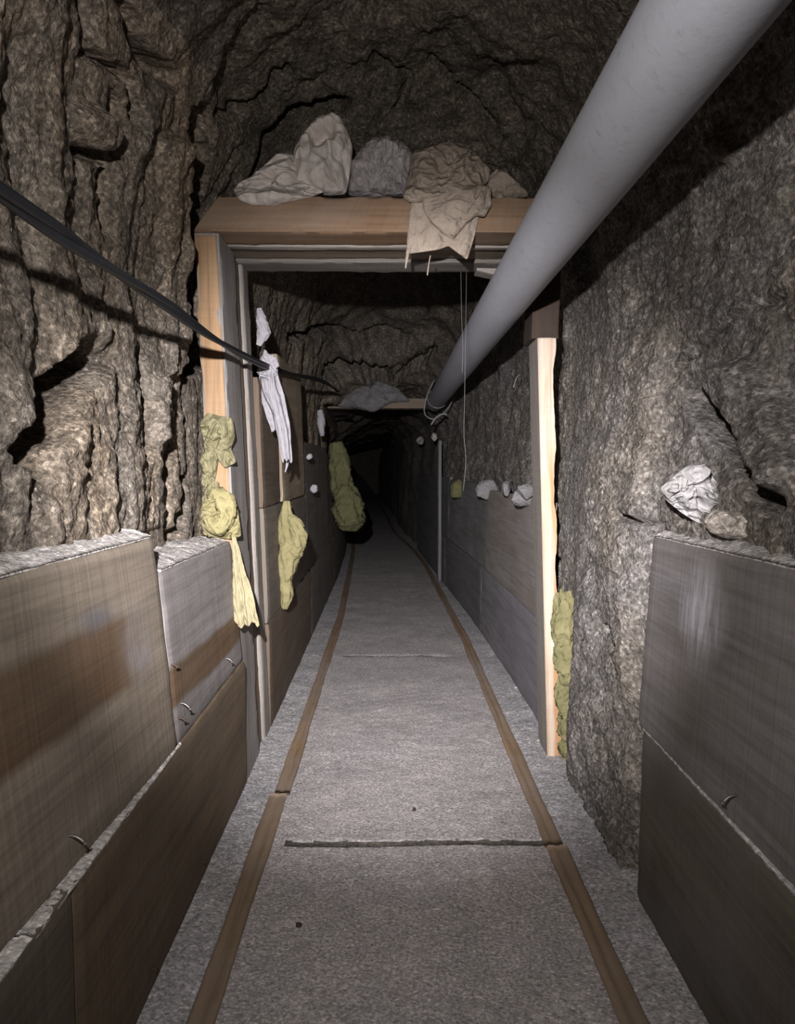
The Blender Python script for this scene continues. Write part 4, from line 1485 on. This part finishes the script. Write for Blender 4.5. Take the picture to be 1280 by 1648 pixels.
# crumpled plastic and a pale stone on the right ledge
ledge = c_all(c_half((0, 0, .955), (0, 0, 1)), c_half((.715, 0, 1.0), (-1, 0, .25)))
o = inflate('plastic_sheet', [(1062, 787), (1085, 766), (1108, 749), (1126, 744), (1141, 760), (1160, 785), (1180, 814), (1162, 824), (1143, 832), (1150, 850), (1126, 843), (1098, 826), (1074, 806)],
            1.64, M['plastic_pale'], front=.03, back=.035, fold=1.0, freq=60, seed=6.3, ctr=(1122, 798))
tag(o, 'pale crumpled plastic sheet lying on the dusty ledge over the scuffed board', 'plastic')
o = inflate('ledge_stone', [(1132, 840), (1150, 820), (1180, 823), (1210, 817), (1232, 838), (1240, 864), (1205, 866), (1170, 868), (1145, 858)], 1.52, M['stone'], front=.035, back=.04, fold=.35, freq=40, seed=9.3)
tag(o, 'rounded dusty stone on the ledge beside the crumpled plastic sheet', 'stone')

# second timber set far in, with a pale plastic sheet over it
l2 = empty('timber_lintel', (0.0, 7.3, 1.64))
tag(l2, 'dim second lintel deep in the drift under a pale plastic sheet', 'lintel', 'timber supports')
beam('beam', lin_corners(-.62, -.62, .50, 7.2, 7.4, 1.66, 1.76), [mBr], l2, axis=0, seed=14)
o = inflate('plastic_sheet', [(538, 654), (546, 630), (565, 611), (588, 619), (610, 611), (640, 624), (662, 646), (630, 648), (602, 664), (570, 657)], 7.17, M['pale_wad'], front=.06, back=.02, fold=.6, freq=14, seed=2.2)
tag(o, 'dim pale plastic sheet draped over the far second lintel', 'plastic')

# a few loose pebbles on the floor
for k, (px, py, r, c) in enumerate(((992, 1377, .008, 'plastic_pale'), (831, 1107, .008, 'stone'), (868, 1192, .009, 'plastic_pale'), (667, 1303, .007, 'rust'), (481, 1488, .008, 'rust'), (590, 1408, .005, 'plastic_pale'), (803, 1052, .009, 'stone'))):
    d = P(px, py, 1.0) - EYE
    p = EYE + d * (EYE[2] - .008) / -d[2]
    labs = ['tiny white chip on the gravel between the rail and brown lower board', 'tiny pale chip on gravel under the blue-grey lower board', 'tiny pale chip at the foot of the split post',
            'tiny dark pebble mid-floor beyond the floor joint', 'tiny dark pebble mid-floor on the camera side of the joint', 'tiny white chip just below the floor joint', 'tiny pale chip on gravel farther along the blue-grey board']
    o = crumple('pebble', p, (r, r, r * .7), M[c], None, k + 5, npl=14, n=10)
    tag(o, labs[k], 'pebble', 'loose chips on the floor')

# ------------------------------------------------------------------ light: a hand torch held beside the camera
def spot(name, loc, aim, energy, half, blend, col, r=.02):
    l = bpy.data.lights.new(name, 'SPOT')
    l.energy = energy
    l.spot_size = math.radians(half * 2)
    l.spot_blend = blend
    l.color = col
    l.shadow_soft_size = r
    o = bpy.data.objects.new(name, l)
    COL.objects.link(o)
    o.location = loc
    d = Vector(aim) - Vector(loc)
    o.rotation_euler = d.to_track_quat('-Z', 'Y').to_euler()
    return o


LP = (-.12, -.02, 1.37)
spot('torch_beam', LP, (.08, 4.0, .60), 720, 27, 1.0, (1.0, .965, .985), .016)
spot('torch_spill', LP, (.05, 4.0, .95), 72, 58, 1.0, (1.0, .955, .93), .016)
w = bpy.data.worlds.new('world')
SC.world = w
w.use_nodes = True
w.node_tree.nodes['Background'].inputs[0].default_value = (.02, .02, .025, 1)
w.node_tree.nodes['Background'].inputs[1].default_value = .05

SC.view_settings.view_transform = 'Standard'
SC.view_settings.look = 'None'
SC.view_settings.gamma = 1.0
SC.view_settings.use_curve_mapping = False
SC.view_settings.exposure = 0.3
